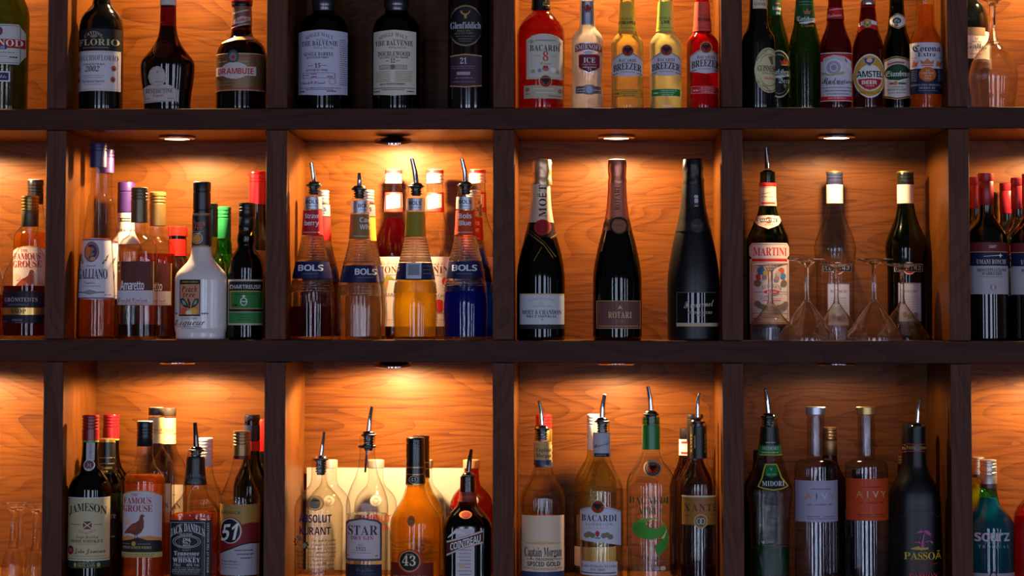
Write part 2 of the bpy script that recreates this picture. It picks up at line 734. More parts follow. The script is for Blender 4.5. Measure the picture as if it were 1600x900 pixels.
class Bottle:
    def __init__(s, name, label, row, cx, Y, prof, cat='bottle', group=None, n=2.0, dr=1.0, rnd=None, facets=0, seg=40, ribs=None, smooth=True, at=None):
        """prof = (photo y, half-width in photo pixels) from the mouth down; at = (photo x, photo y, own y, scale) sets a copy elsewhere"""
        s.cx, s.Y, s.n, s.dr, s.facets, s.seg = cx, Y, n, dr, facets, seg
        s.at = at or (cx, 0.0, 0.0, 1.0)
        z0 = ZS[row]
        ym = (prof[0][0] + prof[-1][0]) / 2
        s.ym = ym
        s.cone = None
        s.k = SC(s.at[0], s.yy(ym), Y) * s.at[3]
        s.X = P(s.at[0], s.yy(ym), Y).x
        s.z0 = z0
        s.root = empty(name, (s.X, Y, z0))
        tag(s.root, label, cat, group)
        zs = [(s.z(y), hw * s.k) for y, hw in prof]
        zs.sort()
        zs = [p for p in zs if p[0] > 0.004]
        zs = [(0.0, zs[0][1])] + zs
        s.ctrl = zs
        base = pchip(zs)
        if not smooth:
            base = lambda z: lerp_poly(zs, z)
        s.R0 = base
        s.ribs = [(s.z(b), s.z(a), p * s.k, am * s.k) for a, b, p, am in (ribs or [])]
        s.ztop = zs[-1][0]
        s.rnd = (s.z(rnd[1]), s.z(rnd[0])) if rnd else None      # between these heights the section goes from round to its own shape
        s.lastlabel = s.root
        s.lay = 0

    def yy(s, y):
        return s.at[1] + (y - s.at[2]) * s.at[3]

    def z(s, y):
        return P(s.at[0], s.yy(y), s.Y).z - s.z0

    def R(s, z):
        return s.R0(z)

    def Rrib(s, z):
        r = s.R0(z)
        for a, b, p, am in s.ribs:
            if a <= z <= b:
                r += am * (0.5 - 0.5 * math.cos(2 * math.pi * (z - a) / p)) - am * 0.5
        return r

    def q(s, z):
        if not s.rnd:
            return 0.0
        a, b = s.rnd
        t = min(max((z - a) / (b - a), 0), 1)
        return t * t * (3 - 2 * t)

    def heights(s, lo, hi, n=46):
        hs = {round(lo + (hi - lo) * i / n, 6) for i in range(n + 1)}
        hs |= {round(z, 6) for z, r in s.ctrl if lo < z < hi}
        for a, b, p, am in s.ribs:
            k = int((b - a) / p * 6)
            hs |= {round(a + (b - a) * i / k, 6) for i in range(k + 1) if lo < a + (b - a) * i / k < hi}
        return sorted(hs, reverse=True)

    def rings(s, lo, hi, inset=0.0, rib=True):
        out = []
        for z in s.heights(lo, hi):
            out.append((z, max((s.Rrib(z) if rib else s.R(z)) - inset, 0.0008), s.q(z)))
        return out

    def sec(s, scale_dr=1.0):
        return section(s.seg, s.n, s.dr, s.facets, math.pi / s.facets if s.facets else 0)

    def body(s, mat, name='glass_body', wall=0.0, foot=0.0035):
        rg = s.rings(foot, s.ztop)
        rb = s.R(0)
        bot = [(foot * 0.35, rb * 0.985, s.q(0)), (0.0, rb * 0.93, s.q(0))]
        if wall:
            v, f = loft(rg + bot, s.sec(), False, True)
            rin = s.rings(0.006, s.ztop, wall, rib=False)
            rin = rin + [(0.0055, rin[-1][1] * 0.9, s.q(0))]
            v2, f2 = loft(rin, s.sec(), False, True)
            o = len(v)
            k = len(s.sec())
            f += [tuple(i + o for i in reversed(q)) for q in f2]
            f += [(i, (i + 1) % k, o + (i + 1) % k, o + i) for i in range(k)]
            v += v2
        else:
            v, f = loft(rg + bot, s.sec(), True, True)
        mesh_obj(name, v, f, mat, s.root)
        return s

    def liquid(s, y, mat, inset=0.0022, name='liquid', zlo=0.0062):
        zt = min(s.z(y), s.ztop - 0.001)
        rg = s.rings(zlo, zt, inset, rib=False)
        v, f = loft(rg + [(zlo - 0.0004, rg[-1][1] * 0.9, s.q(0))], s.sec(), True, True)
        mesh_obj(name, v, f, mat, s.root)
        return s

    def lathe(s, pts, mat, name, cx=None, parent=None, seg=28, close=True, n=2.0, dr=1.0, crumple=0.0):
        """turned part from (photo y, half-width) pairs"""
        c = s.cx if cx is None else cx
        rg = [(s.z(y), max(hw * s.k, 0.0004)) for y, hw in pts]
        v, f = loft(rg, section(seg, n, dr), close, close)
        if rg[0][0] < rg[-1][0]:
            f = [tuple(reversed(q)) for q in f]
        if crumple:
            rr = random.Random(int(c))
            v = [(a * g, b_ * g, z) for (a, b_, z) in v for g in (1 + rr.uniform(-crumple, crumple),)]
        dx = (c - s.cx) * s.k
        v = [(a + dx, b, z) for a, b, z in v]
        return mesh_obj(name, v, f, mat, parent or s.root)

    def cap(s, y0, y1, hw, mat, name='screw_cap', grooves=(), hw2=None, cx=None, top=1.0):
        """closure from y0 (top) to y1; grooves = photo y of the rolled rings"""
        h2 = hw2 or hw
        pts = [(y0, hw * 0.86), (y0 + 0.8 * top, hw * 0.97), (y0 + 2.2 * top, hw)]
        for g in grooves:
            w_ = hw + (h2 - hw) * (g - y0) / (y1 - y0)
            pts += [(g - 1.3, w_), (g - 0.4, w_ * 0.93), (g + 0.4, w_ * 0.93), (g + 1.3, w_)]
        pts += [(y1 - 0.5, h2), (y1, h2 * 0.97)]
        s.lathe(pts, mat, name, cx)
        return s

    def sleeve(s, y0, y1, mat, name='capsule', off=0.0009, extra=()):
        """foil or paper that follows the neck all round"""
        z1, z0 = s.z(y0), s.z(y1)
        rg = [(z, s.R(z) + off, s.q(z)) for z in s.heights(z0, z1, 14) if z0 <= z <= z1]
        rg = [(z1, s.R(z1) + off, s.q(z1))] + rg + [(z0, s.R(z0) + off, s.q(z0))]
        v, f = loft(rg, s.sec(), False, False)
        s.lastlabel = mesh_obj(name, v, f, mat, s.root)
        s.lay = 9
        return s

    def surf(s, dx, z, off):
        R = max(s.R(z), 1e-4)
        u = max(-0.9992, min(0.9992, dx / R))
        n, d = s.n, s.dr
        y = -d * R * (1 - abs(u) ** n) ** (1.0 / n)
        q = s.q(z)
        if q:
            y = y * (1 - q) - math.sqrt(max(0, 1 - u * u)) * R * q
            n, d = n * (1 - q) + 2 * q, d * (1 - q) + q
        gx = math.copysign(abs(u) ** (n - 1), u)
        gy = -abs(y / (d * R)) ** (n - 1) / d
        l = math.hypot(gx, gy) or 1
        return (u * R + gx / l * off, y + gy / l * off, z)

    def span(s, top, bot, nx=None, ny=None):
        """grid between two photo polylines, as flat (x, y) columns"""
        x0, x1 = top[0][0], top[-1][0]
        nx = nx or max(4, int(abs(x1 - x0) / 3.0))
        hmax = max(abs(lerp_poly(bot, x) - lerp_poly(top, x)) for x, _ in (top + bot))
        ny = ny or max(1, int(hmax / 7))
        xs = sorted({x0 + (x1 - x0) * i / nx for i in range(nx + 1)} | {p[0] for p in top + bot if x0 < p[0] < x1})
        V, F = [], []
        for x in xs:
            a, b = lerp_poly(top, x), lerp_poly(bot, x)
            for j in range(ny + 1):
                V.append((x, a + (b - a) * j / ny))
        m = ny + 1
        for i in range(len(xs) - 1):
            for j in range(ny):
                F.append((i * m + j, i * m + j + 1, (i + 1) * m + j + 1, (i + 1) * m + j))
        return V, F

    def put(s, V, off):
        if s.cone:
            r0 = s.R(s.z(s.cone))
            return [s.surf((x - s.cx) * s.k * s.R(s.z(y)) / r0, s.z(y), off) for x, y in V]
        return [s.surf((x - s.cx) * s.k, s.z(y), off) for x, y in V]

    def lab(s, x0, y0, x1, y1, col, name='label', top=None, bot=None, label=None):
        """paper on the front of the glass; top / bot may be photo polylines"""
        V, F = s.span(top or [(x0, y0), (x1, y0)], bot or [(x0, y1), (x1, y1)])
        o = mesh_obj(name, s.put(V, 0.0004), F, paper(col) if isinstance(col, tuple) else col, s.root)
        if label:
            o['label'] = label
        s.lastlabel = o
        s.lay = 1
        return s

    def pr(s, *ops, name='print'):
        """flat print on the last label (or on the glass itself)"""
        verts, faces, fm, mats = [], [], [], []

        def emit(V, F, col):
            m = asmat(col)
            if m not in mats:
                mats.append(m)
            mi = mats.index(m)
            s.lay += 1
            o = len(verts)
            verts.extend(s.put(V, 0.0004 + 0.00007 * s.lay))
            faces.extend(tuple(i + o for i in f) for f in F)
            fm.extend([mi] * len(F))

        def chop(V, F):
            """split wide triangles so that they follow the curve"""
            V = list(V)
            out = []
            st = [f for f in F]
            tri = []
            for f in st:
                for i in range(1, len(f) - 1):
                    tri.append((f[0], f[i], f[i + 1]))
            lim = 4.5
            while tri:
                t = tri.pop()
                e = max(((abs(V[t[i]][0] - V[t[(i + 1) % 3]][0]), i) for i in range(3)))
                if e[0] <= lim:
                    out.append(t)
                    continue
                i = e[1]
                a, b, c = t[i], t[(i + 1) % 3], t[(i + 2) % 3]
                V.append(((V[a][0] + V[b][0]) / 2, (V[a][1] + V[b][1]) / 2))
                k = len(V) - 1
                tri += [(a, k, c), (k, b, c)]
            return V, out

        def ell(cx, cy, rx, ry):
            n = max(8, min(28, int(rx)))
            xs = [cx - rx * math.cos(math.pi * i / n) for i in range(n + 1)]
            tp = [(x, cy - ry * math.sqrt(max(0, 1 - ((x - cx) / rx) ** 2))) for x in xs]
            bt = [(x, 2 * cy - y) for x, y in tp]
            return s.span(tp, bt, nx=1)

        for op in ops:
            t = op[0]
            if t == 'T':
                _, x, y, tx, h, w_, st, col = op[:8]
                kw = op[8] if len(op) > 8 else {}
                V, F = text_geo(tx, st, h, w_, kw.get('gap', 0.11), kw.get('shear', 0))
                hwid = max([abs(a) for a, b in V] + [1])
                arc, slope = kw.get('arc', 0), kw.get('slope', 0)
                grow = kw.get('grow', 0)
                if kw.get('vert'):
                    V = [(b, -a) if kw['vert'] > 0 else (-b, a) for a, b in V]
                V = [(x + a, y + b * (1 + grow * (1 - (a / hwid) ** 2)) + arc * ((a / hwid) ** 2 - 0.33) + slope * a) for a, b in V]
                V, F = chop(V, F)
                emit(V, F, col)
            elif t == 'R':
                _, a, b, c, d, col = op
                emit(*s.span([(a, b), (c, b)], [(a, d), (c, d)]), col)
            elif t == 'S':
                emit(*s.span(op[1], op[2]), op[3])
            elif t == 'E':
                emit(*ell(*op[1:5]), op[5])
            elif t == 'O':
                _, a, b, rx, ry, th, col = op
                n = 40
                V = []
                for i in range(n):
                    g = 2 * math.pi * i / n
                    V += [(a + rx * math.sin(g), b - ry * math.cos(g)), (a + (rx - th) * math.sin(g), b - (ry - th) * math.cos(g))]
                F = [(2 * i, 2 * i + 1, (2 * i + 3) % (2 * n), (2 * i + 2) % (2 * n)) for i in range(n)]
                emit(V, F, col)
            elif t == 'B':
                _, a, b, c, d, th, col = op
                V, F = [], []
                for q in ((a, b, c, b + th), (a, d - th, c, d), (a, b + th, a + th, d - th), (c - th, b + th, c, d - th)):
                    v2, f2 = s.span([(q[0], q[1]), (q[2], q[1])], [(q[0], q[3]), (q[2], q[3])])
                    F += [tuple(i + len(V) for i in f) for f in f2]
                    V += v2
                emit(V, F, col)
            elif t == 'G':
                pts = op[1]
                tri = tessellate_polygon([[Vector((x, y, 0)) for x, y in pts]])
                emit(*chop(pts, [tuple(q) for q in tri]), op[2])
            elif t == 'F':
                _, a, c, y, col = op[:5]
                h = op[5] if len(op) > 5 else 1.1
                V, F = [], []
                x = a
                rr = random.Random(int(a * 7 + y * 13))
                while x < c - 0.8:
                    w2 = min(rr.uniform(0.9, 4.2), c - x)
                    o = len(V)
                    V += [(x, y - h / 2), (x + w2, y - h / 2), (x + w2, y + h / 2), (x, y + h / 2)]
                    F.append((o, o + 1, o + 2, o + 3))
                    x += w2 + rr.uniform(0.5, 1.0)
                emit(V, F, col)
        par = s.lastlabel
        mesh_obj(name, verts, faces, mats, par, fm, smooth=False)
        return s

    def bat(s, cx, cy, r, rim=(196, 160, 96), disc=(176, 30, 24), rx=None):
        """round medallion with a spread bat"""
        w_ = rx or r
        k = w_ / 10.0
        h = r / 10.0
        bt = [(0, -6), (1.2, -4), (4, -5.5), (7.4, -2), (5, -1), (5.2, 1.5), (2.6, 1.4), (1.6, 4.4), (0, 6.4),
              (-1.6, 4.4), (-2.6, 1.4), (-5.2, 1.5), (-5, -1), (-7.4, -2), (-4, -5.5), (-1.2, -4)]
        return s.pr(('E', cx, cy, w_, r, rim), ('E', cx, cy, w_ * 0.86, r * 0.86, (24, 20, 20)), ('E', cx, cy, w_ * 0.76, r * 0.76, disc),
                    ('G', [(cx + a * k, cy + b * h) for a, b in bt], (22, 18, 18)), name='bat_emblem')

    def pour(s, tip, bend, base, collar=None, hw=11, wid=(3.2, 4.6), neck=None, mat=None, stop=None):
        """metal pourer: bent spout, domed collar, ribbed rubber stopper"""
        m = mat or CHROME
        def pt(p, dy=0):
            return Vector(((p[0] - s.cx) * s.k, dy, s.z(p[1])))
        cyy = collar if collar is not None else base[1]
        a, b, c = pt(tip, -0.004), pt(bend), pt(base)
        path = [c, c.lerp(b, 0.5), b.lerp(c, 0.12), b.lerp(a, 0.12), a.lerp(b, 0.45), a]
        rw = [wid[1], wid[1] * 0.95, wid[1] * 0.9, wid[1] * 0.86, (wid[0] + wid[1]) / 2 * 0.9, wid[0]]
        v, f = tube([tuple(p) for p in path], [w_ * s.k for w_ in rw], 14)
        sp = mesh_obj('pour_spout', v, f, m, s.root)
        bx = base[0] if neck is None else neck
        s.lathe([(cyy - 4.5, hw * 0.30), (cyy - 3.5, hw * 0.62), (cyy - 1.4, hw * 0.80), (cyy + 0.3, hw * 0.86)], m, 'collar', cx=bx, parent=sp)
        s.lathe([(cyy - 0.2, hw * 0.8), (cyy + 0.6, hw), (cyy + 2.6, hw), (cyy + 3.4, hw * 0.8)], RUBBER, 'rubber_flange', cx=bx, parent=sp)
        y1 = stop if stop else cyy + 18
        pts = [(cyy + 3.2, hw * 0.6)]
        y = cyy + 4.2
        while y < y1 - 3:
            pts += [(y, hw * 0.70), (y + 1.5, hw * 0.70), (y + 2.1, hw * 0.55), (y + 3.2, hw * 0.55)]
            y += 3.9
        pts += [(y1, hw * 0.5)]
        s.lathe(pts, RUBBER, 'rubber_stopper', cx=bx, parent=sp)
        return s

    def lip(s, y0, y1, hw, mat, name='glass_lip'):
        s.lathe([(y0, hw * 0.9), (y0 + 1, hw), (y1 - 1, hw), (y1, hw * 0.9)], mat, name)
        return s


# ------------------------------------------------------------------ glass and liquid kinds
CLEAR = thin_glass('clear_glass', (249, 248, 245), 0.72, ior=1.42)
CLEAR_R = real_glass('clear_refracting_glass', (250, 250, 248), 1.47, 0.35)
GREEN = thin_glass('green_glass', (70, 130, 40), 0.6)
DGREEN = thin_glass('dark_green_glass', (30, 70, 20), 0.7)
BROWN = thin_glass('brown_glass', (120, 44, 12), 0.6)
BLACKG = pbr('black_glass', (9, 10, 9), 0.09, 0, 0.0, 0, 0.6)
BLACKM = pbr('matt_black_glass', (14, 13, 15), 0.38, 0, 0.0, 0, 0.35)


def LQ(name, rgb, clear=0.45, ior=1.34, body=0.15, brgb=None):
    return real_glass(name, rgb, ior, clear, body=body, brgb=brgb)


CLEARLQ = thin_glass('clear_spirit', (247, 246, 243), 0.6, ior=1.33)


def glassware(name, label, row, cx, Y, prof, mat, group, wall=1.3, cat='glass'):
    """upturned stemmed glass: prof from the foot (top) down to the rim that stands on the shelf"""
    b = Bottle(name, label, row, cx, Y, prof['bowl'], cat=cat, group=group)
    k = b.k
    out = [(b.z(y), hw * k) for y, hw in prof['foot'] + prof['stem']]
    ev = b.R0
    z1, z0 = b.z(prof['bowl'][0][0]), 0.0
    hs = [z1 + (z0 - z1) * i / 28 for i in range(29)]
    outer = [(z, ev(z)) for z in hs]
    wl = wall * 1e-3
    inner = [(z - (0.004 if i == 0 else 0), max(ev(z) - wl, 0.0006)) for i, z in enumerate(hs) if ev(z) > wl * 2.2]
    v, f = loft(out, section(36, 2, 1), True, True)
    mesh_obj('foot_and_stem', v, f, mat, b.root)
    v, f = loft(outer, section(40, 2, 1), True, False)
    v2, f2 = loft(inner, section(40, 2, 1), True, False)
    o = len(v)
    f += [tuple(i + o for i in reversed(q)) for q in f2]
    k1, k2 = (len(outer) - 1) * 40, o + (len(inner) - 1) * 40
    f += [(k1 + (i + 1) % 40, k1 + i, k2 + i, k2 + (i + 1) % 40) for i in range(40)]
    mesh_obj('bowl', v + v2, f, mat, b.root)
    return b


def plain(label, row, cx, Y, prof, glass, cap=None, capmat=None, grooves=(), liquid=None, lq=None, name='liquor_bottle', **kw):
    """bottle standing behind the others"""
    b = Bottle(name, label, row, cx, Y, prof, **kw)
    b.body(glass)
    if lq:
        b.liquid(liquid, lq)
    if cap:
        b.cap(cap[0], cap[1], cap[2], capmat, grooves=grooves)
    return b


DK, WH, RED, NAVY, GOLD = (30, 26, 28), (232, 228, 232), (176, 32, 30), (26, 30, 66), (186, 148, 78)
GREY, BRN = (110, 104, 108), (112, 76, 52)
GOLDF = foil((200, 160, 84), 0.3)

# ================================================================== top row
LB1, LB2 = (205, 200, 220), (222, 212, 190)

# aniseed spirit, cut by the left edge
b = Bottle('liquor_bottle', 'yellow-green aniseed bottle with red-banded cream label, cut by the left edge', 1, 8, 0.09,
           [(-150, 12), (-60, 13), (-30, 19), (-8, 27), (5, 32), (15, 36), (30, 38), (165, 36)])
b.body(thin_glass('olive_glass', (170, 195, 84), 0.6)).liquid(-30, LQ('aniseed', (200, 212, 100), 0.6, body=0.12, brgb=(80, 96, 20)))
b.cap(-176, -140, 13, plastic((40, 60, 120)))
ch = [(-28, 55), (-20, 42), (36, 42), (44, 55)]
b.lab(-28, 42, 44, 104, (204, 204, 198), top=ch, bot=[(-28, 90), (-20, 104), (36, 104), (44, 90)])
b.pr(('S', [(-27.5, 65), (43.5, 65)], [(-27.5, 79), (43.5, 79)], RED), ('T', 8, 71, 'PERNOD', 10, 66, 's', (240, 236, 226)),
     ('R', -6, 75, 20, 81, (40, 46, 110)), ('T', 8, 78, 'PARIS', 3.6, 18, 's', WH), ('E', 8, 53, 6.2, 7, (60, 66, 120)), ('E', 8, 53, 4.4, 5, RED),
     ('F', -12, 30, 86, GREY), ('F', -14, 22, 92, (180, 120, 110)), ('F', 24, 34, 93, DK, 2), ('B', -22, 44, 38, 102, 0.8, (90, 96, 130)))
b.lab(-12, 115, 25, 131, (225, 225, 222), 'signature_label').pr(('R', -10, 117, 23, 129, (36, 40, 96)), ('T', 6, 123, 'Pernod Fils', 5, 27, 'c', WH))

# marsala
b = Bottle('wine_bottle', 'dark fortified wine bottle with black and white two-part label', 1, 159, 0.075,
           [(-130, 11), (-20, 12.5), (-2, 13.2), (8, 15), (15, 21), (22, 27), (32, 32), (45, 34), (165, 34)])
b.body(BLACKG).sleeve(-130, -30, foil((30, 28, 32)), 'capsule')
b.lab(126, 49, 192, 83, (30, 32, 36), 'upper_label').pr(
    ('T', 153, 57, 'CANTINE', 5.2, 29, 's', (190, 180, 150), {'arc': 6}), ('T', 159, 69.5, 'FLORIO', 9.5, 62, 's', (205, 188, 140)),
    ('F', 136, 176, 78, (160, 146, 110)), ('E', 154, 60.5, 6, 2.2, (130, 124, 110)))
b.lab(125.5, 83, 191.5, 145, (214, 208, 216), 'lower_label').pr(
    ('T', 158, 94, 'VECCHIOFLORIO', 8, 62, 's', (92, 96, 116)), ('T', 154, 104, 'VENDEMMIA', 3, 35, 'n', DK), ('T', 152, 111, '2002', 8, 22, 'I', (60, 52, 60), {'shear': 0.25}),
    ('F', 136, 172, 121.5, GREY, 0.8), ('F', 140, 168, 124.5, GREY, 0.8), ('T', 153, 130, 'Vino Marsala Superiore', 4, 36, 's', GREY), ('F', 140, 166, 135, (180, 120, 120)),
    *[('E', x, y, 3.4, 4.6, (164, 104, 84)) for x, y in ((183, 110), (182, 127), (128, 110), (128.5, 127))],
    *[('E', x, y + 1, 1.6, 2.2, (120, 50, 40)) for x, y in ((183, 110), (182, 127), (128, 110), (128.5, 127))], ('B', 127, 85, 190, 143, 0.8, (196, 170, 150)))

# herbal liqueur
b = Bottle('liquor_bottle', 'dark red broad-shouldered liqueur bottle with white cap and peeling scroll label', 1, 262.5, 0.07,
           [(-58, 11.5), (10, 12.2), (40, 12.8), (55, 15), (70, 21), (84, 31.5), (95, 40), (102, 42), (115, 41.5), (165, 36)], dr=0.8)
b.body(thin_glass('dark_red_glass', (150, 36, 14), 0.6)).liquid(41, LQ('herbal_liqueur', (150, 30, 14), 0.6, body=0.2, brgb=(60, 6, 4)))
b.cap(-64, 9, 12.6, plastic((206, 202, 200)), 'cap')
b.lastlabel, b.lay = b.root, 0
b.pr(('O', 258, 79, 15.5, 14, 1.6, (70, 10, 8)), ('E', 258, 79, 12.5, 11, (60, 10, 8)), name='wax_seal')
b.lab(227, 138, 283, 163, (190, 180, 174), top=[(227, 140), (238, 136), (254, 134), (272, 136), (283, 143)], bot=[(227, 163), (283, 161)])
b.pr(('T', 254, 145, 'BENEDICTINE', 6, 43, 's', (60, 56, 60), {'arc': -1}), ('T', 253, 151, 'Liqueur', 4.6, 17, 'c', RED), ('F', 231, 241, 156.5, GREY), ('F', 268, 279, 156.5, GREY), ('B', 229, 141, 281, 161, 0.7, (150, 130, 110)))
b.lab(237, 106, 268, 140, (188, 178, 172), 'round_label', top=[(237, 122), (239.5, 114), (245, 108.5), (252, 106.5), (259, 108.5), (263, 113), (266, 120)][:6] + [(267, 126)],
      bot=[(237, 124), (239.5, 132), (245, 137), (252, 139), (259, 137), (267, 128)])
b.pr(('T', 252.5, 116, 'R', 4, 3.6, 's', (190, 60, 40)), ('F', 247, 261, 131, GREY), ('O', 252, 122.6, 13.5, 14.5, 0.7, (150, 136, 126)))

# honey whisky liqueur
b = Bottle('liquor_bottle', 'squat amber whisky-liqueur bottle with red cap and bronze label beside the divider', 1, 377.5, 0.07,
           [(8, 14.3), (45, 15.6), (55, 16.8), (60, 21), (68, 31), (78, 36.5), (92, 39.2), (165, 39)])
b.body(thin_glass('amber_glass', (150, 48, 14), 0.6)).liquid(48, LQ('whisky_liqueur', (140, 34, 12), 0.55, body=0.2, brgb=(50, 8, 4)))
b.cap(-42, 4, 17, plastic((200, 24, 26)), 'cap').lathe([(4, 16), (5, 16.6), (10, 16.2)], plastic((26, 20, 20)), 'cap_ring')
b.sleeve(11, 41, pbr('bronze_paper', (122, 84, 66), 0.4, 0.2), 'neck_label').pr(
    ('S', [(363, 22), (392, 15)], [(363, 24.5), (392, 17.5)], (190, 170, 160)), ('S', [(363, 44), (392, 37)], [(363, 46), (392, 39)], (190, 170, 160)),
    ('S', [(367, 33), (379, 27), (391, 28)], [(367, 39), (379, 38), (391, 33)], (200, 180, 172)), ('T', 379, 33, 'DRAMBUIE', 4, 20, 'b', RED, {'slope': -0.17}))
b.pr(('S', [(350, 68), (372, 60), (398, 59)], [(350, 71), (372, 66), (398, 64.5)], pbr('bronze_paper_light', (210, 160, 120), 0.4)))
b.lab(338.5, 88, 416.5, 145, pbr('bronze_label', (124, 92, 58), 0.38, 0.25, 0.2)).pr(
    ('R', 338.5, 91, 416.5, 92.5, (190, 50, 44)), ('R', 338.5, 87, 416.5, 88.5, (196, 170, 140)), ('R', 338.5, 141, 416.5, 142.6, (190, 50, 44)), ('R', 338.5, 143.6, 416.5, 145, (190, 160, 130)),
    ('F', 346, 360, 100, (176, 150, 120), 1.6), ('F', 380, 394, 100, (176, 150, 120), 1.6), ('E', 372, 114, 22, 13, (206, 196, 192)), ('R', 341, 108, 404, 122, (206, 196, 192)),
    ('T', 373, 115, 'DRAMBUIE', 9, 55, 'b', (196, 30, 28)), ('E', 370, 92, 9, 10, (70, 78, 80)), ('E', 370, 93, 6, 7, (120, 124, 116)), ('E', 370.5, 93.5, 2.6, 2.6, RED),
    ('F', 346, 398, 131, (160, 130, 90)), ('F', 346, 400, 136, (170, 136, 90)))

# three single malts in the unlit compartment
def malt(label, cx, hw, col, x0, x1, lines, n1, n2):
    b = Bottle('whisky_bottle', label, 1, cx, 0.08, [(-75, 13.5), (-25, 14.5), (2, n1), (9, n1 + 0.6), (15, n2), (21, n2 + 0.6), (26, hw - 13), (34, hw - 5.5), (46, hw - 0.9), (58, hw), (165, hw - 0.6)])
    b.body(thin_glass('smoky_brown_glass', (70, 24, 12), 0.6)).liquid(30, LQ('malt_whisky', (90, 34, 12), 0.5, body=0.2, brgb=(30, 8, 4)))
    b.sleeve(-75, 18, foil((92, 90, 96), 0.25), 'neck_foil')
    b.cap(-104, -75, 14.5, plastic((30, 26, 30)), 'cork_stopper')
    b.lab(x0, 52, x1, 151, col, bot=[(x0, 150), ((x0 + x1) / 2, 153), (x1, 150)], top=[(x0, 53), ((x0 + x1) / 2, 51), (x1, 53)])
    b.pr(*lines)
    return b


malt('round-shouldered malt whisky bottle with wide white label and signature', 506, 39.5, LB1, 468.5, 544, [
    ('T', 503, 60, 'SINGLE MALT', 5.6, 42, 's', (96, 90, 108), {'arc': 6}), ('T', 508, 66, 'Distilled at', 3.4, 18, 'c', GREY), ('T', 503, 72, 'THE BALVENIE', 7.4, 56, 's', (40, 36, 48)),
    ('T', 510, 78.5, 'Distillery, Banffshire', 3.6, 30, 'c', GREY), ('T', 502, 88.5, 'SINGLE BARREL', 5.4, 46, 's', (52, 46, 56)), ('T', 501, 94, 'MALT SCOTCH WHISKY', 3, 35, 's', DK),
    ('T', 501, 106.5, '15', 6.4, 9, 's', DK), ('F', 486, 494, 106.5, GREY), ('F', 507, 516, 106.5, GREY), ('T', 500, 113.5, 'BOTTLED BY HAND', 3.2, 33, 'n', DK),
    ('B', 478, 117.5, 527, 126, 0.6, (90, 80, 100)), ('F', 491, 500, 119.6, RED, 1.4), ('F', 491, 500, 123.8, RED, 1.4), ('F', 516, 524, 123.5, RED, 1.6), ('F', 479, 489, 121, GREY),
    ('T', 495, 133, 'David C Stewart', 4, 36, 'c', (70, 70, 130)), ('O', 523, 131, 5, 5, 0.6, (196, 120, 120)), ('F', 474, 536, 141, GREY), ('F', 484, 524, 143.5, GREY), ('F', 473, 482, 146, DK, 1.6), ('F', 515, 528, 146, DK, 1.6),
    *[('F', 533, 542, 66 + 3.3 * i, GREY, 0.9) for i in range(22)], *[('F', 470.5, 474, 72 + 3.6 * i, GREY, 0.9) for i in range(16)]], 17.4, 16.4)
malt('malt whisky bottle with cream label, middle of the unlit compartment', 619.5, 37.6, LB2, 585.5, 651.5, [
    ('T', 617, 60, 'SINGLE MALT', 5.6, 44, 's', (120, 106, 96), {'arc': 6}), ('T', 625, 66, 'Distilled at', 3.2, 16, 'c', GREY), ('T', 618, 71.5, 'THE BALVENIE', 7.4, 58, 's', (46, 40, 40)),
    ('T', 624, 78, 'Distillery, Banffshire', 3.4, 26, 'c', GREY), ('T', 618, 88, 'DOUBLEWOOD', 7, 49, 's', (70, 62, 58)), ('T', 618, 93.8, 'MATURED IN TWO WOODS', 2.8, 44, 's', (100, 84, 76)),
    ('T', 617, 99, '12', 6, 7, 's', DK), ('F', 607, 612, 99, GREY), ('F', 622, 628, 99, GREY), ('B', 596.5, 105.5, 638, 112, 0.9, (110, 96, 96)), ('R', 599, 107.4, 635.5, 110.2, (186, 168, 150)), ('E', 617, 108.6, 3.6, 4, (110, 110, 120)),
    *[('F', 591, 613, 115.5 + 2.5 * i, (170, 130, 110), 0.9) for i in range(7)], *[('F', 621, 645, 115.5 + 2.5 * i, (170, 130, 110), 0.9) for i in range(7)],
    ('T', 617, 135, 'MALT SCOTCH WHISKY', 3, 38, 's', (80, 68, 64)), ('F', 588, 649, 141, GREY), ('F', 600, 634, 143.5, GREY), ('F', 588, 598, 146, DK, 1.4), ('F', 638, 647, 146, DK, 1.4)], 18.6, 17.2)
b = Bottle('whisky_bottle', 'tall dark malt whisky bottle with black stag oval and purple age label', 1, 733, 0.08,
           [(-110, 13), (-60, 14), (-40, 17), (-25, 24), (-10, 31), (5, 33), (165, 33)], n=2.6)
b.body(pbr('dark_wine_glass', (22, 9, 12), 0.08, 0, 0, 0, 0.6))
b.cap(-150, -108, 14, plastic((30, 18, 22)), 'cork_stopper')
b.lab(703.5, 12, 755, 76, (150, 120, 66), 'oval_label', top=[(703.5, 42), (706, 28), (713, 17), (722, 13), (729, 12), (736, 13), (745, 17), (752, 28), (755, 42)], bot=[(703.5, 46), (706, 60), (713, 71), (722, 75), (729, 76), (736, 75), (745, 71), (752, 60), (755, 46)])
b.pr(('E', 729.2, 44, 26.4, 29.6, (16, 17, 24)), ('T', 729, 43.5, 'Glenfiddich', 10, 47, 's', (196, 196, 206), {'gap': 0.05}),
     ('G', [(727, 33), (731, 33), (731, 28), (735, 25), (737, 20), (735, 21), (733, 24), (729, 25.6), (725, 24), (723, 20), (721, 21), (722, 25), (727, 28)], (176, 140, 74)),
     ('T', 728, 52, 'SINGLE MALT', 2.8, 24, 'n', (150, 130, 90)), ('T', 728, 56, 'SCOTCH WHISKY', 2.8, 30, 'n', (150, 130, 90)), ('F', 714, 744, 60.5, (120, 110, 100)), ('F', 718, 740, 64.5, (120, 110, 100)), ('F', 720, 738, 68, (120, 110, 100)))
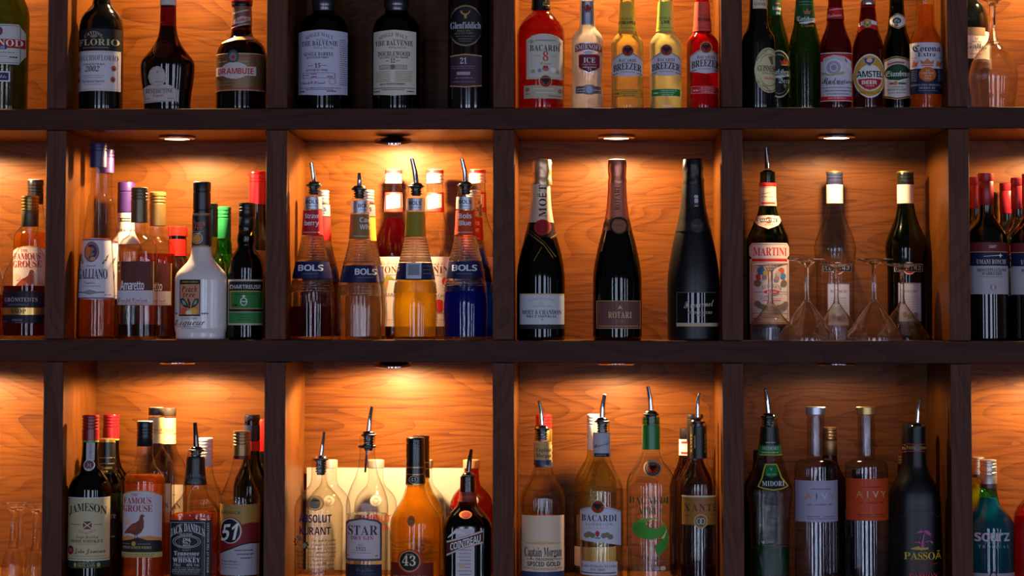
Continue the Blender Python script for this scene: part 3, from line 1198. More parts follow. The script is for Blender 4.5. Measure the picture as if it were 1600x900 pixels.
b.lab(705, 89, 754, 139, (66, 38, 58), 'age_label', top=[(705, 90), (729, 87.5), (754, 90)], bot=[(705, 138), (729, 140), (754, 138)])
b.pr(('S', [(705, 90), (729, 87.5), (754, 90)], [(705, 92), (729, 89.5), (754, 92)], (186, 146, 84)), ('S', [(705, 136), (729, 138), (754, 136)], [(705, 138), (729, 140), (754, 138)], (186, 146, 84)),
     ('T', 726, 98.5, '21', 9, 10.5, 's', (206, 200, 210)), ('F', 708, 745, 107, (150, 130, 140), 0.9), ('F', 708, 742, 110, (150, 130, 140), 0.9), ('R', 716, 115.5, 736.5, 120.5, (170, 156, 162)), ('F', 714, 740, 125, (170, 150, 160)), ('F', 709, 744, 131, (150, 130, 140)))

# golden rum
b = Bottle('rum_bottle', 'red-brown aged rum bottle with arched cream label and bat medallion', 1, 845, 0.055,
           [(-70, 13), (0, 13.6), (15, 14.5), (20, 16.2), (26, 22.5), (35, 30), (45, 35), (56, 37), (165, 36)])
b.body(CLEAR).liquid(17, LQ('aged_rum', (228, 110, 44), 0.7, body=0.16, brgb=(110, 22, 4)))
b.sleeve(-70, 15, pbr('black_foil', (24, 22, 26), 0.3, 0.3), 'capsule').pr(('T', 852, 1, 'J', 9, 8, 'c', (200, 170, 80)), ('F', 848, 858, 10, (190, 170, 120)))
b.cap(-100, -70, 14, plastic((26, 24, 28)))
b.lab(823.5, 57, 879, 127, (206, 200, 184), top=[(823.5, 66), (832, 60), (842, 57.5), (851, 57), (861, 57.5), (871, 60), (879, 66)])
b.pr(('T', 852, 79, 'BACARDI', 9, 46, 's', (44, 36, 36)), ('T', 853, 92, '8', 14, 8.6, 's', (206, 66, 40)), ('T', 841, 91, 'AGED', 3, 11, 'n', (180, 160, 140)), ('T', 865, 91, 'YEARS', 3, 12, 'n', (180, 160, 140)),
     ('F', 838, 868, 67, GREY), ('T', 853, 102.5, 'Reserva', 4, 17, 'c', (210, 110, 90)), ('E', 853, 111.5, 5, 3.6, (196, 100, 80)), ('G', [(849, 108), (851, 106), (853, 107.5), (855, 106), (857, 108), (856, 110), (850, 110)], (120, 70, 70)),
     ('E', 834, 115, 3, 3, (170, 156, 110)), ('E', 844, 114, 3, 3, (130, 140, 170)), ('E', 864, 113, 4.4, 4, (232, 228, 222)), ('E', 871, 116, 2.6, 3, (170, 156, 110)), ('E', 832, 69, 2.8, 2.8, (160, 150, 120)), ('E', 874, 72, 1.6, 3, (190, 110, 80)), ('B', 825.5, 68, 877, 125.5, 0.6, (176, 164, 140)))
b.lab(819.5, 136.5, 879, 157, (190, 172, 150), 'lower_label').pr(('E', 825, 143, 3.4, 3.6, (150, 110, 80)), ('E', 875, 145, 3, 3.4, (150, 110, 80)), ('F', 834, 866, 142, (226, 214, 196), 1.4), ('F', 838, 870, 148, (226, 214, 196), 1.4), ('F', 822, 829, 150, GREY, 1.6), ('F', 858, 878, 153, (110, 90, 70)))
b.lay = 4
b.bat(853, 130.5, 10)

# alcopops
b = Bottle('alcopop_bottle', 'milky pale pink alcopop bottle with dark red ribbon and shield label', 1, 917.5, 0.06,
           [(-26, 9.5), (0, 11.3), (42, 12.4), (46, 14.5), (52, 20), (58, 23.5), (64, 24.6), (95, 24), (130, 23), (142, 23.6), (152, 24.6), (165, 24.6)])
b.body(cloudy('milky_drink', (250, 240, 226), 0.8)).cap(-38, -24, 11.5, foil((180, 30, 40)), 'crown_cap')
b.lab(909, 3, 927, 40, foil((170, 172, 182), 0.35), 'neck_label').pr(('G', [(909.5, 12), (914, 11), (918, 8), (922, 11), (926.5, 12), (922, 18), (920, 22), (918, 19), (916, 22), (914, 18)], (150, 40, 50)), ('B', 911, 19, 925, 36, 0.7, (96, 98, 110)),
     *[('R', 911, 21 + 3 * i, 925, 21.5 + 3 * i, (110, 112, 124)) for i in range(5)])
rb = [(899, 72), (908, 69.5), (919, 69), (931, 69.5), (940, 72)]
b.lab(899, 69, 940, 84, foil((190, 190, 200), 0.3), 'ribbon_label', top=rb, bot=[(x, y + 13) for x, y in rb]).pr(('S', [(x, y + 1.4) for x, y in rb], [(x, y + 11.6) for x, y in rb], (146, 28, 38)), ('T', 919.5, 76, 'SMIRNOFF', 7.6, 39, 's', (226, 224, 230), {'arc': 2}))
sh = [(904.5, 88), (912, 86.5), (920.5, 86), (929, 86.5), (936.5, 88)]
shb = [(904.5, 108), (911, 113), (920.5, 117), (930, 113), (936.5, 108)]
b.lab(904.5, 86, 936.5, 117, foil((190, 190, 200), 0.3), 'shield_label', top=sh, bot=shb).pr(('S', [(x, y + 1.2) for x, y in sh], [(x, y - 1.4) for x, y in shb], (128, 26, 38)), ('T', 921, 96.5, 'ICE', 7.6, 18, 's', (232, 230, 236)), ('T', 921, 103, 'Triple Distilled', 3, 22, 'c', (220, 200, 205)), ('F', 911, 931, 107.5, (226, 214, 220), 1.2), ('T', 921, 111.5, '71', 4, 6, 's', WH), ('E', 919, 84.8, 8, 3.2, (196, 196, 206)))
b.lab(900, 137, 939, 148.5, foil((140, 136, 140), 0.35), 'foot_label', top=[(900, 137), (912, 136.5), (916, 134.5), (925, 134.5), (929, 136.5), (939, 137)], bot=[(900, 148), (912, 148.5), (916, 150), (925, 150), (929, 148.5), (939, 148)]).pr(('F', 902, 914, 141, WH), ('F', 902, 914, 145, WH), ('E', 920.5, 142.5, 5, 5.5, (176, 180, 210)), ('F', 927, 938, 143, WH))


def alcopop(label, cx, dy, drink, sleeve, flavour, fw, dx, box, boxink):
    pr = [(-8, 10.3), (5, 11), (45, 13.6), (52, 14.6), (56, 18), (62, 22.6), (69, 25), (85, 24.8), (120, 24.5), (165, 25)]
    b = Bottle('alcopop_bottle', label, 1, cx, 0.06, pr)
    b.body(cloudy('cloudy_drink', drink, 0.72)).cap(-16, -5, 11.6, foil((214, 170, 100), 0.3), 'crown_cap')
    b.sleeve(4, 50, paper(sleeve), 'neck_label').pr(('T', cx - 1 + dx, 31 + dy, 'TROPICAL', 3.6, 18, 'n', (110, 84, 50)), ('T', cx + dx * 1.2, 37 + dy, flavour, 5.2, fw, 'b', (50, 40, 34)), ('R', cx - 12, 45, cx + 12, 45.6, (90, 80, 50)))
    c = cx + dx
    x0, x1 = max(c - 23.5, cx - 24.2), min(c + 23.5, cx + 24.2)
    tp = [(x0, 95 + dy), (c - 17, 90 + dy), (c - 10, 86 + dy), (c, 83 + dy), (c + 10, 86 + dy), (min(c + 17, x1 - 1), 90 + dy), (x1, 95 + dy)]
    bt = [(x0, 119 + dy), (c, 122.5 + dy), (x1, 119 + dy)]
    b.lab(x0, 83, x1, 122, (214, 206, 216), top=tp, bot=bt)
    b.pr(('S', [(x, y + 1) for x, y in tp], [(x, y + 1.9) for x, y in tp], DK), ('T', c, 97 + dy, 'BACARDI', 4.6, 26, 's', (70, 60, 66)), ('T', c, 107 + dy, 'BREEZER', 10.5, 43, 's', (20, 22, 20), {'arc': 3.5, 'gap': 0.03}), ('F', c - 11, c + 11, 115 + dy, (130, 120, 130)),
         ('S', [(x0 + 1, 118 + dy), (c - 14, 116 + dy)], [(x0 + 1, 119 + dy), (c - 14, 117 + dy)], DK), ('S', [(c + 14, 116 + dy), (x1 - 1, 118 + dy)], [(c + 14, 117 + dy), (x1 - 1, 119 + dy)], DK))
    b.bat(c + 0.5, 82 + dy, 9.3)
    bx0, bx1 = max(c - 22, cx - 24), min(c + 22, cx + 24)
    b.lab(bx0, 142 + dy, bx1, 153.5 + dy, box, 'foot_label').pr(('F', c - 8, c + 16, 145 + dy, boxink), ('F', c - 10, c + 14, 148 + dy, boxink), ('F', c - 7, c + 12, 151 + dy, boxink), ('F', bx0 + 3, bx0 + 10, 148.5 + dy, boxink, 2.2), ('B', bx0, 142 + dy, bx1, 153.5 + dy, 0.5, boxink))


alcopop('cloudy orange-yellow alcopop bottle with pineapple flavour neck', 980, 0, (255, 214, 110), (220, 180, 60), 'PINEAPPLE', 24, 0, (226, 160, 48), (130, 84, 20))
alcopop('cloudy pale lime-yellow alcopop bottle with green foot label', 1040, -1, (252, 244, 170), (205, 212, 90), 'LIME', 12, 0, (46, 136, 56), (200, 226, 190))
alcopop('bright red alcopop bottle at the right end of its row', 1097.5, -5, (206, 16, 18), (224, 84, 70), 'WATERMELON', 24, 4, (214, 36, 46), (250, 180, 180))

# beers
BEERGRP = 'beer bottles in a row'
b = Bottle('beer_bottle', 'black stout bottle with cream oval harp label', 1, 1185, 0.055, [(-62, 11), (5, 13.6), (35, 15.4), (48, 19), (56, 24), (66, 26), (165, 25.6)], group=BEERGRP)
b.body(BLACKG).cap(-74, -60, 12, foil((190, 160, 80)), 'crown_cap')
b.lab(1176, 0, 1197, 15, (214, 200, 160), 'neck_label', top=[(1176, -14), (1197, -14)]).pr(('T', 1187, 8, 'GUINNESS', 4.4, 17, 's', (60, 50, 40)), ('T', 1190, -1, 'N', 8, 6, 's', DK))
xs = [1177 + 33.2 * i / 12 for i in range(13)]
oy = lambda x, rx, ry, s_: 112 + s_ * ry * math.sqrt(max(0, 1 - ((x - 1199.5) / rx) ** 2))
b.lab(1177, 77, 1210, 147, (214, 200, 150), top=[(x, oy(x, 22.6, 35, -1)) for x in xs], bot=[(x, oy(x, 22.6, 35, 1)) for x in xs])
b.pr(*[('S', [(x, oy(x, r, q, -1)) for x in xs if x > 1199.5 - r], [(x, oy(x, r, q, -1) + 1) for x in xs if x > 1199.5 - r], (90, 76, 40)) for r, q in ((21.4, 33), (16.5, 25))],
     *[('S', [(x, oy(x, r, q, 1) - 1) for x in xs if x > 1199.5 - r], [(x, oy(x, r, q, 1)) for x in xs if x > 1199.5 - r], (90, 76, 40)) for r, q in ((21.4, 33), (16.5, 25))],
     ('T', 1196, 109.5, 'GUINNESS', 9, 28, 's', (34, 30, 30), {'gap': 0.02}), ('T', 1199, 117, 'EXTRA STOUT', 2.8, 20, 'n', BRN), ('T', 1200, 124, 'Arthur Guinness', 4, 17, 'c', (214, 84, 40)),
     ('G', [(1198, 91), (1205, 90), (1206, 102), (1203, 104), (1202, 100), (1200, 95)], (110, 100, 60)), ('T', 1187, 90, 'TRADITION', 3.4, 19, 'n', BRN, {'slope': -0.95}), ('T', 1192, 137, 'ST JAMESS', 3.4, 20, 'n', BRN, {'slope': 0.75}))

CB = thin_glass('beer_green_glass', (118, 200, 84), 0.55)
b = Bottle('beer_bottle', 'green beer bottle with black oval crown label behind the stout', 1, 1210, 0.122, [(-64, 9.5), (0, 10.4), (25, 12.4), (45, 16.5), (60, 21), (75, 24), (90, 25.5), (165, 25.5)], group=BEERGRP)
b.body(CB).liquid(-10, LQ('lager', (222, 215, 130), 0.65, body=0.22, brgb=(60, 72, 14))).cap(-76, -62, 11, foil((40, 110, 60)), 'crown_cap')
b.lab(1200, -14, 1219.5, 25, (16, 84, 44), 'neck_label').pr(('T', 1213, 14, 'Carlsberg', 5.4, 13, 'f', WH, {'gap': 0.02}), ('G', [(1212, 8), (1211, 5), (1213, 6.4), (1214.5, 4), (1216, 6.4), (1218, 5), (1217, 8)], (196, 90, 60)), ('T', 1215, 21.5, 'Hof', 4, 7, 'f', WH))
xs = [1194 + 40.4 * i / 12 for i in range(13)]
el = lambda x, c, rx, yc, ry, s_: yc + s_ * ry * math.sqrt(max(0, 1 - ((x - c) / rx) ** 2))
b.lab(1194, 81, 1234.5, 155, (214, 206, 186), top=[(x, el(x, 1215, 21.5, 118, 37, -1)) for x in xs], bot=[(x, el(x, 1215, 21.5, 118, 37, 1)) for x in xs])
b.pr(('E', 1215, 118, 19, 35, (24, 30, 30)), ('O', 1215, 118, 17.6, 31, 0.8, (190, 160, 90)), ('T', 1217, 114.5, 'Carlsberg', 9.5, 33, 'f', WH, {'gap': 0.02}), ('S', [(1200, 122), (1216, 120), (1232, 119)], [(1200, 124), (1216, 124.5), (1232, 120.5)], WH), ('T', 1223, 128, 'Beer', 9, 18, 'f', WH),
     ('G', [(1218, 104), (1216, 96), (1220, 99), (1223, 94), (1226, 99), (1230, 96), (1228, 104)], (196, 80, 56)), ('R', 1218, 103, 1228, 105, (214, 170, 90)), ('G', [(1221, 134), (1227, 134), (1224, 141)], (190, 180, 150)))
b = Bottle('beer_bottle', 'green beer bottle with only a green neck label, second from the stout', 1, 1257.5, 0.083, [(-62, 10.5), (0, 13), (20, 14.6), (40, 17.4), (58, 22), (70, 24.5), (85, 25.4), (165, 25)], group=BEERGRP)
b.body(CB).liquid(-6, LQ('lager', (222, 215, 130), 0.65, body=0.22, brgb=(60, 72, 14))).cap(-76, -60, 12, foil((40, 110, 60)), 'crown_cap')
b.sleeve(-30, 33, pbr('green_foil', (14, 84, 40), 0.35, 0.2), 'neck_label').pr(('T', 1258.5, 31, 'Carlsberg', 8, 27, 'f', (226, 226, 220), {'gap': 0.02}), ('S', [(1248, 37), (1258, 35.5), (1270, 34.5)], [(1248, 38.5), (1258, 39.6), (1270, 36)], (226, 226, 220)), ('T', 1260, 42, 'Export', 4.4, 19, 's', (160, 130, 60)),
     ('G', [(1256, 24), (1254, 17), (1258, 20), (1260, 14), (1262, 20), (1266, 17), (1264, 24)], (196, 110, 70)), ('R', 1248, 4, 1267, 5, (120, 170, 120)), ('R', 1248, 8.5, 1267, 9.3, (120, 170, 120)))

BB = thin_glass('beer_brown_glass', (205, 110, 70), 0.5)
LAG = LQ('amber_lager', (196, 96, 56), 0.6, body=0.3, brgb=(84, 22, 12))
b = Bottle('beer_bottle', 'brown beer bottle with red and white scroll label', 1, 1305.5, 0.055, [(-62, 9.8), (0, 11.2), (30, 13), (44, 15.4), (55, 19.4), (66, 23.4), (76, 25), (165, 24.6)], group=BEERGRP)
b.body(BB).liquid(-5, LAG).cap(-76, -60, 11.4, foil((196, 30, 40)), 'crown_cap')
b.sleeve(13, 31, paper((204, 28, 34)), 'neck_label').pr(('T', 1303, 25, 'Budweiser', 5, 21, 'c', (240, 220, 220), {'slope': -0.1}), ('S', [(1293, 17), (1318, 14)], [(1293, 17.8), (1318, 14.8)], WH))
b.lab(1281.5, 85, 1329.5, 160, (206, 38, 44), top=[(1281.5, 87), (1305, 85), (1329.5, 87)], bot=[(1281.5, 159), (1305, 161.5), (1329.5, 159)])
b.pr(('S', [(1282, 98), (1305, 94), (1316, 96), (1329, 106)], [(1282, 152), (1305, 153.5), (1329, 152)], (212, 202, 214)), ('S', [(1285, 93), (1300, 88.5), (1318, 91)], [(1285, 99), (1300, 96), (1318, 98)], (196, 190, 196)), ('E', 1300, 108, 12.5, 12.5, (170, 164, 184)), ('O', 1300, 108, 12.5, 12.5, 1.4, (236, 232, 240)), ('E', 1300, 108, 8, 8, (150, 146, 170)), ('O', 1300, 108, 6, 6.4, 1.2, (226, 222, 232)),
     ('G', [(1318, 92), (1328, 97), (1327, 111), (1318, 106), (1322, 101)], (224, 220, 226)), ('S', [(1283, 114), (1296, 119), (1316, 114)], [(1283, 118), (1296, 121), (1316, 118)], (170, 160, 110)), ('T', 1306, 128, 'Budweiser', 9, 45, 'c', (40, 30, 56)), ('T', 1302, 133.4, 'KING OF BEERS', 2.4, 26, 's', DK), ('F', 1284, 1327, 139, GREY), ('F', 1286, 1327, 144, (130, 110, 140), 1.6), ('F', 1290, 1324, 149, (130, 110, 140), 1.4), ('R', 1282, 84.8, 1329, 86, WH), ('R', 1282, 159, 1329, 160, WH), ('F', 1292, 1318, 155.5, (250, 220, 220)))
b = Bottle('beer_bottle', 'brown beer bottle with round gold, white and red label', 1, 1356.5, 0.055, [(7, 11), (12, 11.6), (30, 13.6), (50, 17), (65, 22), (77, 24.5), (90, 25), (165, 24.6)], group=BEERGRP)
b.body(BB).liquid(12, LAG)
b.lathe([(-1, 10.5), (1, 12), (4.5, 12), (7.5, 12.4), (8.5, 12)], pbr('crown_cap_metal', (206, 196, 186), 0.25, 0.9), 'crown_cap')
nt_ = [(1341, 40), (1345, 33), (1354, 31), (1364, 33), (1368, 38)]
b.lab(1341, 31, 1369, 52, (206, 40, 36), 'neck_label', top=nt_, bot=[(1341, 52), (1350, 46), (1356, 45), (1362, 47), (1370, 50)]).pr(('S', [(1342, 37), (1354, 32), (1369, 35)], [(1342, 43), (1354, 38), (1369, 41)], WH), ('E', 1354, 38, 6.4, 7, (206, 160, 60)), ('G', [(1349.5, 34), (1358.5, 34), (1357.5, 40), (1354, 43), (1350.5, 40)], (54, 76, 140)), ('E', 1354, 37, 2.4, 2.4, (220, 190, 140)))
xs = [1332 + 49 * i / 16 for i in range(17)]
b.lab(1332, 87, 1381, 155, (226, 222, 214), top=[(x, el(x, 1356.5, 24.6, 121, 34, -1)) for x in xs], bot=[(x, el(x, 1356.5, 24.6, 121, 34, 1)) for x in xs])
b.pr(('E', 1356.5, 121, 23, 31.6, (206, 154, 50)), ('E', 1356.5, 124, 20, 20.4, (226, 222, 216)), ('S', [(1337, 126), (1356, 125), (1376, 126)], [(1337, 126.5), (1341, 134), (1348, 140.5), (1356, 143), (1365, 140.5), (1372, 134), (1376, 126.5)], (190, 32, 32)),
     ('T', 1356.5, 118, 'AMSTEL', 9.4, 40, 'b', (22, 22, 22), {'gap': 0.05}), ('T', 1355.5, 131, 'BEER', 6, 23, 'b', (240, 230, 226)), ('F', 1350, 1362, 136.5, (240, 200, 200)), ('G', [(1345.5, 92), (1365.5, 92), (1363, 101), (1355.5, 107), (1348, 101)], (206, 170, 90)), ('G', [(1347, 93.4), (1364, 93.4), (1361.8, 100.4), (1355.5, 105), (1349.2, 100.4)], (50, 76, 144)), ('E', 1355.5, 97, 4.4, 3.4, (226, 186, 150)), ('T', 1356.5, 147, 'AMSTERDAM', 3.2, 34, 'n', (150, 104, 30), {'arc': -3}))
b = Bottle('beer_bottle', 'dark green beer bottle with diamond neck label and gold-edged label', 1, 1401.5, 0.088, [(-60, 9.6), (0, 11), (20, 12), (48, 15), (60, 19), (72, 21.6), (90, 22.2), (165, 22)], group=BEERGRP)
b.body(thin_glass('deep_green_glass', (80, 120, 50), 0.5)).liquid(5, LQ('dark_lager', (90, 70, 30), 0.5, body=0.3, brgb=(14, 8, 3))).cap(-74, -58, 11, foil((190, 170, 90)), 'crown_cap')
dm = [(1390, 30), (1398, 23), (1402, 22), (1414, 27), (1416, 30)]
db = [(1390, 40), (1396, 45), (1402, 47), (1412, 42), (1416, 38)]
b.lab(1390, 22, 1416, 47, (196, 156, 70), 'neck_label', top=dm, bot=db).pr(('S', [(x, y + 1.3) for x, y in dm], [(x, y - 1.3) for x, y in db], (30, 40, 30)), ('S', [(x, y + 2.3) for x, y in dm], [(x, y - 2.3) for x, y in db], (224, 216, 214)), ('E', 1400, 34, 6.4, 5, (30, 60, 36)), ('T', 1400, 34, 'St', 5, 8, 'f', WH), ('E', 1399, 41, 3, 2, (190, 90, 60)))
lt = [(1381, 95), (1390, 91), (1398, 90), (1410, 92), (1422, 95)]
lb = [(1381, 154), (1398, 158), (1410, 156), (1422, 153)]
b.lab(1381, 90, 1422, 157, (200, 150, 60), top=lt, bot=lb).pr(('S', [(x, y + 1.5) for x, y in lt], [(x, y - 1.5) for x, y in lb], (30, 32, 28)), ('S', [(x, y + 3) for x, y in lt], [(x, y - 3) for x, y in lb], (222, 210, 206)), ('S', [(1385, 101), (1398, 98), (1410, 99)], [(1385, 104), (1398, 101), (1410, 102)], (206, 80, 60)), ('E', 1400, 116, 19, 13.6, (24, 70, 44)), ('T', 1400, 117, 'Starobrno', 9, 35, 'f', (236, 234, 226), {'gap': 0.02}), ('S', [(1384, 126), (1400, 128), (1418, 123)], [(1384, 128), (1400, 130.5), (1418, 125)], (236, 234, 226)),
     ('R', 1388, 131, 1397, 134, (196, 60, 50)), ('E', 1396, 132, 3, 3.4, (206, 130, 60)), ('R', 1400, 131, 1412, 134, (60, 110, 60)), ('T', 1398, 142, 'PREMIUM LAGER', 3, 27, 's', BRN), ('F', 1386, 1412, 147, GREY), ('F', 1390, 1408, 138, GREY))
b = Bottle('beer_bottle', 'clear glass beer bottle of amber lager with white and navy print', 1, 1446, 0.055, [(-60, 10.5), (-2, 13.6), (8, 14.3), (40, 15), (46, 16.6), (55, 21), (65, 24.4), (80, 26), (165, 25.6)], group=BEERGRP)
b.body(CLEAR).liquid(8, LQ('amber_beer', (255, 216, 142), 0.6, body=0.2, brgb=(235, 125, 36))).cap(-72, -58, 11.6, foil((206, 190, 120)), 'crown_cap')
b.lab(1421, 69, 1471, 109.5, (214, 206, 216), 'upper_label').pr(('T', 1445, 78, 'Corona', 10, 42, 'f', (22, 28, 50), {'gap': 0.03}), ('T', 1444.5, 87.5, 'Extra', 6.8, 27, 's', (26, 32, 56)), ('G', [(1436, 103), (1434, 96), (1440, 99), (1445, 94), (1450, 99), (1456, 96), (1454, 103)], (206, 120, 70)), ('R', 1436, 104, 1454, 106, (196, 110, 60)),
     ('G', [(1423, 106), (1425, 97), (1429, 100), (1433, 97), (1430, 106)], (206, 110, 60)), ('G', [(1458, 106), (1460, 97), (1464, 100), (1469, 96), (1466, 106)], (206, 110, 60)), ('F', 1423, 1430, 93, (206, 130, 90)), ('F', 1462, 1470, 92, (206, 130, 90)))
b.lab(1421, 109.5, 1471, 149, (24, 30, 58), 'lower_label').pr(('E', 1445.5, 118.5, 13, 11.5, (196, 100, 30)), *[('T', 1445.5, 112.5 + 4.2 * i, t, 2.7, w_, 's', (240, 210, 180)) for i, (t, w_) in enumerate((('LA', 5), ('CERVEZA', 19), ('MAS', 10), ('FINA', 10)))],
     ('T', 1445.5, 135, 'CERVECERIA MODELO, S.A.', 3, 46, 's', (170, 170, 190)), ('T', 1445, 139.8, 'MEXICO, D.F.', 3, 25, 's', (180, 180, 196)), ('F', 1432, 1460, 144, (130, 130, 150)), *[('F', 1423, 1430, 113 + 3 * i, (140, 140, 160)) for i in range(6)], *[('F', 1461, 1470, 113 + 3 * i, (140, 140, 160)) for i in range(6)])

# red wine and upturned wine glass at the right end
b = Bottle('wine_bottle', 'dark red wine bottle with cream leaf label behind the upturned wine glass', 1, 1511, 0.165, [(-130, 11), (-20, 12), (-4, 13.5), (3, 19), (10, 26), (24, 31), (40, 33), (165, 33)])
b.body(BLACKG).sleeve(-130, -50, foil((110, 26, 34)), 'capsule')
b.lab(1484, 52, 1543.4, 95, (226, 212, 196)).pr(('R', 1484, 46.5, 1535, 59, (172, 138, 100)), *[('R', 1484, 48 + 2.4 * i, 1535, 48.5 + 2.4 * i, (140, 106, 74)) for i in range(5)], ('G', [(1516.5, 61), (1520, 64), (1519, 66)], RED), ('G', [(1523.5, 61), (1520.5, 64.5), (1521.5, 66)], RED),
     ('T', 1519, 75.5, 'Gallo', 8, 30, 's', (84, 72, 70)), ('F', 1512, 1528, 69, GREY), ('F', 1512, 1530, 82, (196, 120, 100)), ('F', 1510, 1526, 88, (190, 140, 120), 1.6))
GLASS = real_glass('crystal_glass', (254, 254, 254), 1.45, 0.15)
glassware('wine_glass', 'large upturned wine glass at the right end of the top row', 1, 1552, 0.06,
          {'foot': [(-11, 36), (-9, 37), (-7, 36), (-3, 20), (3, 9)], 'stem': [(10, 5.2), (30, 4.4), (50, 5), (60, 7), (66, 9.5)],
           'bowl': [(66, 9.5), (72, 14), (80, 22), (90, 29), (104, 35.5), (120, 38), (140, 36.6), (168, 33)]}, GLASS, None, cat='wine glass')

# ================================================================== middle row
# whisky with the game bird: used twice, drawn where the one in the bottom row stands
def bird_whisky(label, row, Y, at=None, cap=(26, 24, 28)):
    b = Bottle('whisky_bottle', label, row, 225.5, Y, [(697, 12), (715, 14), (728, 17.5), (737, 26), (745, 31), (754, 32.2), (895, 32)], at=at, n=2.4, rnd=(725, 745))
    b.body(CLEAR).liquid(742, LQ('amber_whisky', (252, 206, 132), 0.65, body=0.18, brgb=(196, 104, 26)))
    b.cap(658, 697, 12.6, plastic(cap, 0.25), grooves=(668, 673, 678)).lathe([(657.6, 11), (658.4, 12), (660, 12)], plastic((220, 214, 206)), 'cap_top')
    tp = [(195, 771), (205, 766.5), (215, 764.5), (225, 764), (236, 764.5), (246, 767), (255.5, 772)]
    b.lab(195, 764, 255.5, 868, (206, 196, 204), top=tp)
    b.pr(('S', tp, [(x, y + 1.6) for x, y in tp], (190, 160, 100)), ('T', 216, 771, 'THE', 4.2, 11, 's', (170, 40, 44)), ('T', 219.5, 780, 'FAMOUS', 9.5, 44, 's', (170, 36, 40), {'gap': 0.03}), ('T', 220, 792, 'GROUSE', 10, 47, 's', (170, 36, 40), {'gap': 0.03}),
         ('E', 205, 813, 5, 5, (224, 180, 160)), ('S', [(195, 838), (206, 834), (220, 837), (240, 834), (255, 838)], [(195, 844), (255, 844)], (214, 140, 70)),
         ('S', [(195, 843), (212, 840), (222, 837), (236, 841), (255.5, 842)], [(195, 860), (255.5, 860)], (38, 34, 36)),
         ('G', [(232.5, 803.7), (230, 801.6), (228.3, 800.8), (225.8, 802), (224.8, 805), (223.3, 810), (219, 813.5), (213.3, 815.8), (205, 823.3), (199.2, 831.7), (210, 830.5), (216.7, 833.3), (222, 832.5), (227, 829), (230.8, 821.7), (231, 811.7), (229.6, 806)], (120, 56, 46)),
         ('G', [(213, 817), (206, 824), (201, 830), (211, 827), (219, 824), (221, 818)], (150, 66, 44)), ('E', 228.6, 803.4, 1.6, 1.5, (176, 40, 36)), ('R', 217, 832.5, 218, 838, (90, 70, 60)), ('R', 220.4, 832, 221.4, 838, (90, 70, 60)),
         ('T', 220, 852.5, 'FINEST SCOTCH WHISKY', 3.8, 45, 's', (206, 180, 120)), ('E', 215.5, 846.5, 3.4, 3.6, (190, 150, 70)), ('F', 198, 210, 847, (150, 140, 130)), ('F', 222, 240, 847, (150, 140, 130)), ('R', 195, 860, 255.5, 868, (196, 168, 106)), ('F', 198, 246, 863, (90, 70, 40)), ('F', 198, 244, 866, (90, 70, 40)))
    return b


# far left compartment
b = Bottle('cognac_bottle', 'wide-bodied cognac bottle with navy label and gold band beside the left divider', 2, 45.5, 0.10,
           [(354, 12.4), (370, 13), (384, 15.5), (395, 21), (410, 29.5), (425, 37), (438, 40.4), (450, 41), (528, 40.4)])
b.body(CLEAR).liquid(447, LQ('cognac', (170, 26, 14), 0.45, body=0.2, brgb=(90, 6, 4)))
b.cap(306, 329, 13.8, foil((150, 124, 70), 0.3), grooves=(311, 316, 321, 326)).lathe([(329, 13.4), (330, 13.6), (353, 13.2), (354, 12.6)], pbr('bronze_sleeve', (88, 76, 56), 0.4, 0.4), 'neck_sleeve')
b.lab(9, 455, 80, 505, (18, 22, 44)).pr(('R', 9, 481, 80, 492, GOLDF), ('T', 41, 468.5, 'GR\u00d6NSTEDTS', 6.2, 52, 's', (180, 176, 184)), ('T', 38.5, 476.5, 'MONOPOLE', 3.6, 34, 's', (110, 116, 140)), ('T', 38.5, 486.6, 'VSOP', 6.6, 24, 's', (30, 30, 50)), ('T', 37.5, 500, 'COGNAC', 3.2, 16, 's', (150, 150, 170)), ('F', 12, 20, 502, (110, 110, 130)), ('F', 34, 48, 504, (110, 110, 130)))
bird_whisky('game-bird whisky bottle seen through the cognac bottle', 2, 0.212, at=(54, 281, 658, 0.985))
plain('amber spirit bottle showing only a sliver at the left edge', 2, -29, 0.10, [(380, 12), (395, 15), (410, 24), (425, 31), (440, 33), (528, 33)], CLEAR, (330, 380, 13), foil((150, 124, 70)), (336, 342), 460, LQ('amber_spirit', (220, 130, 50), body=0.15))


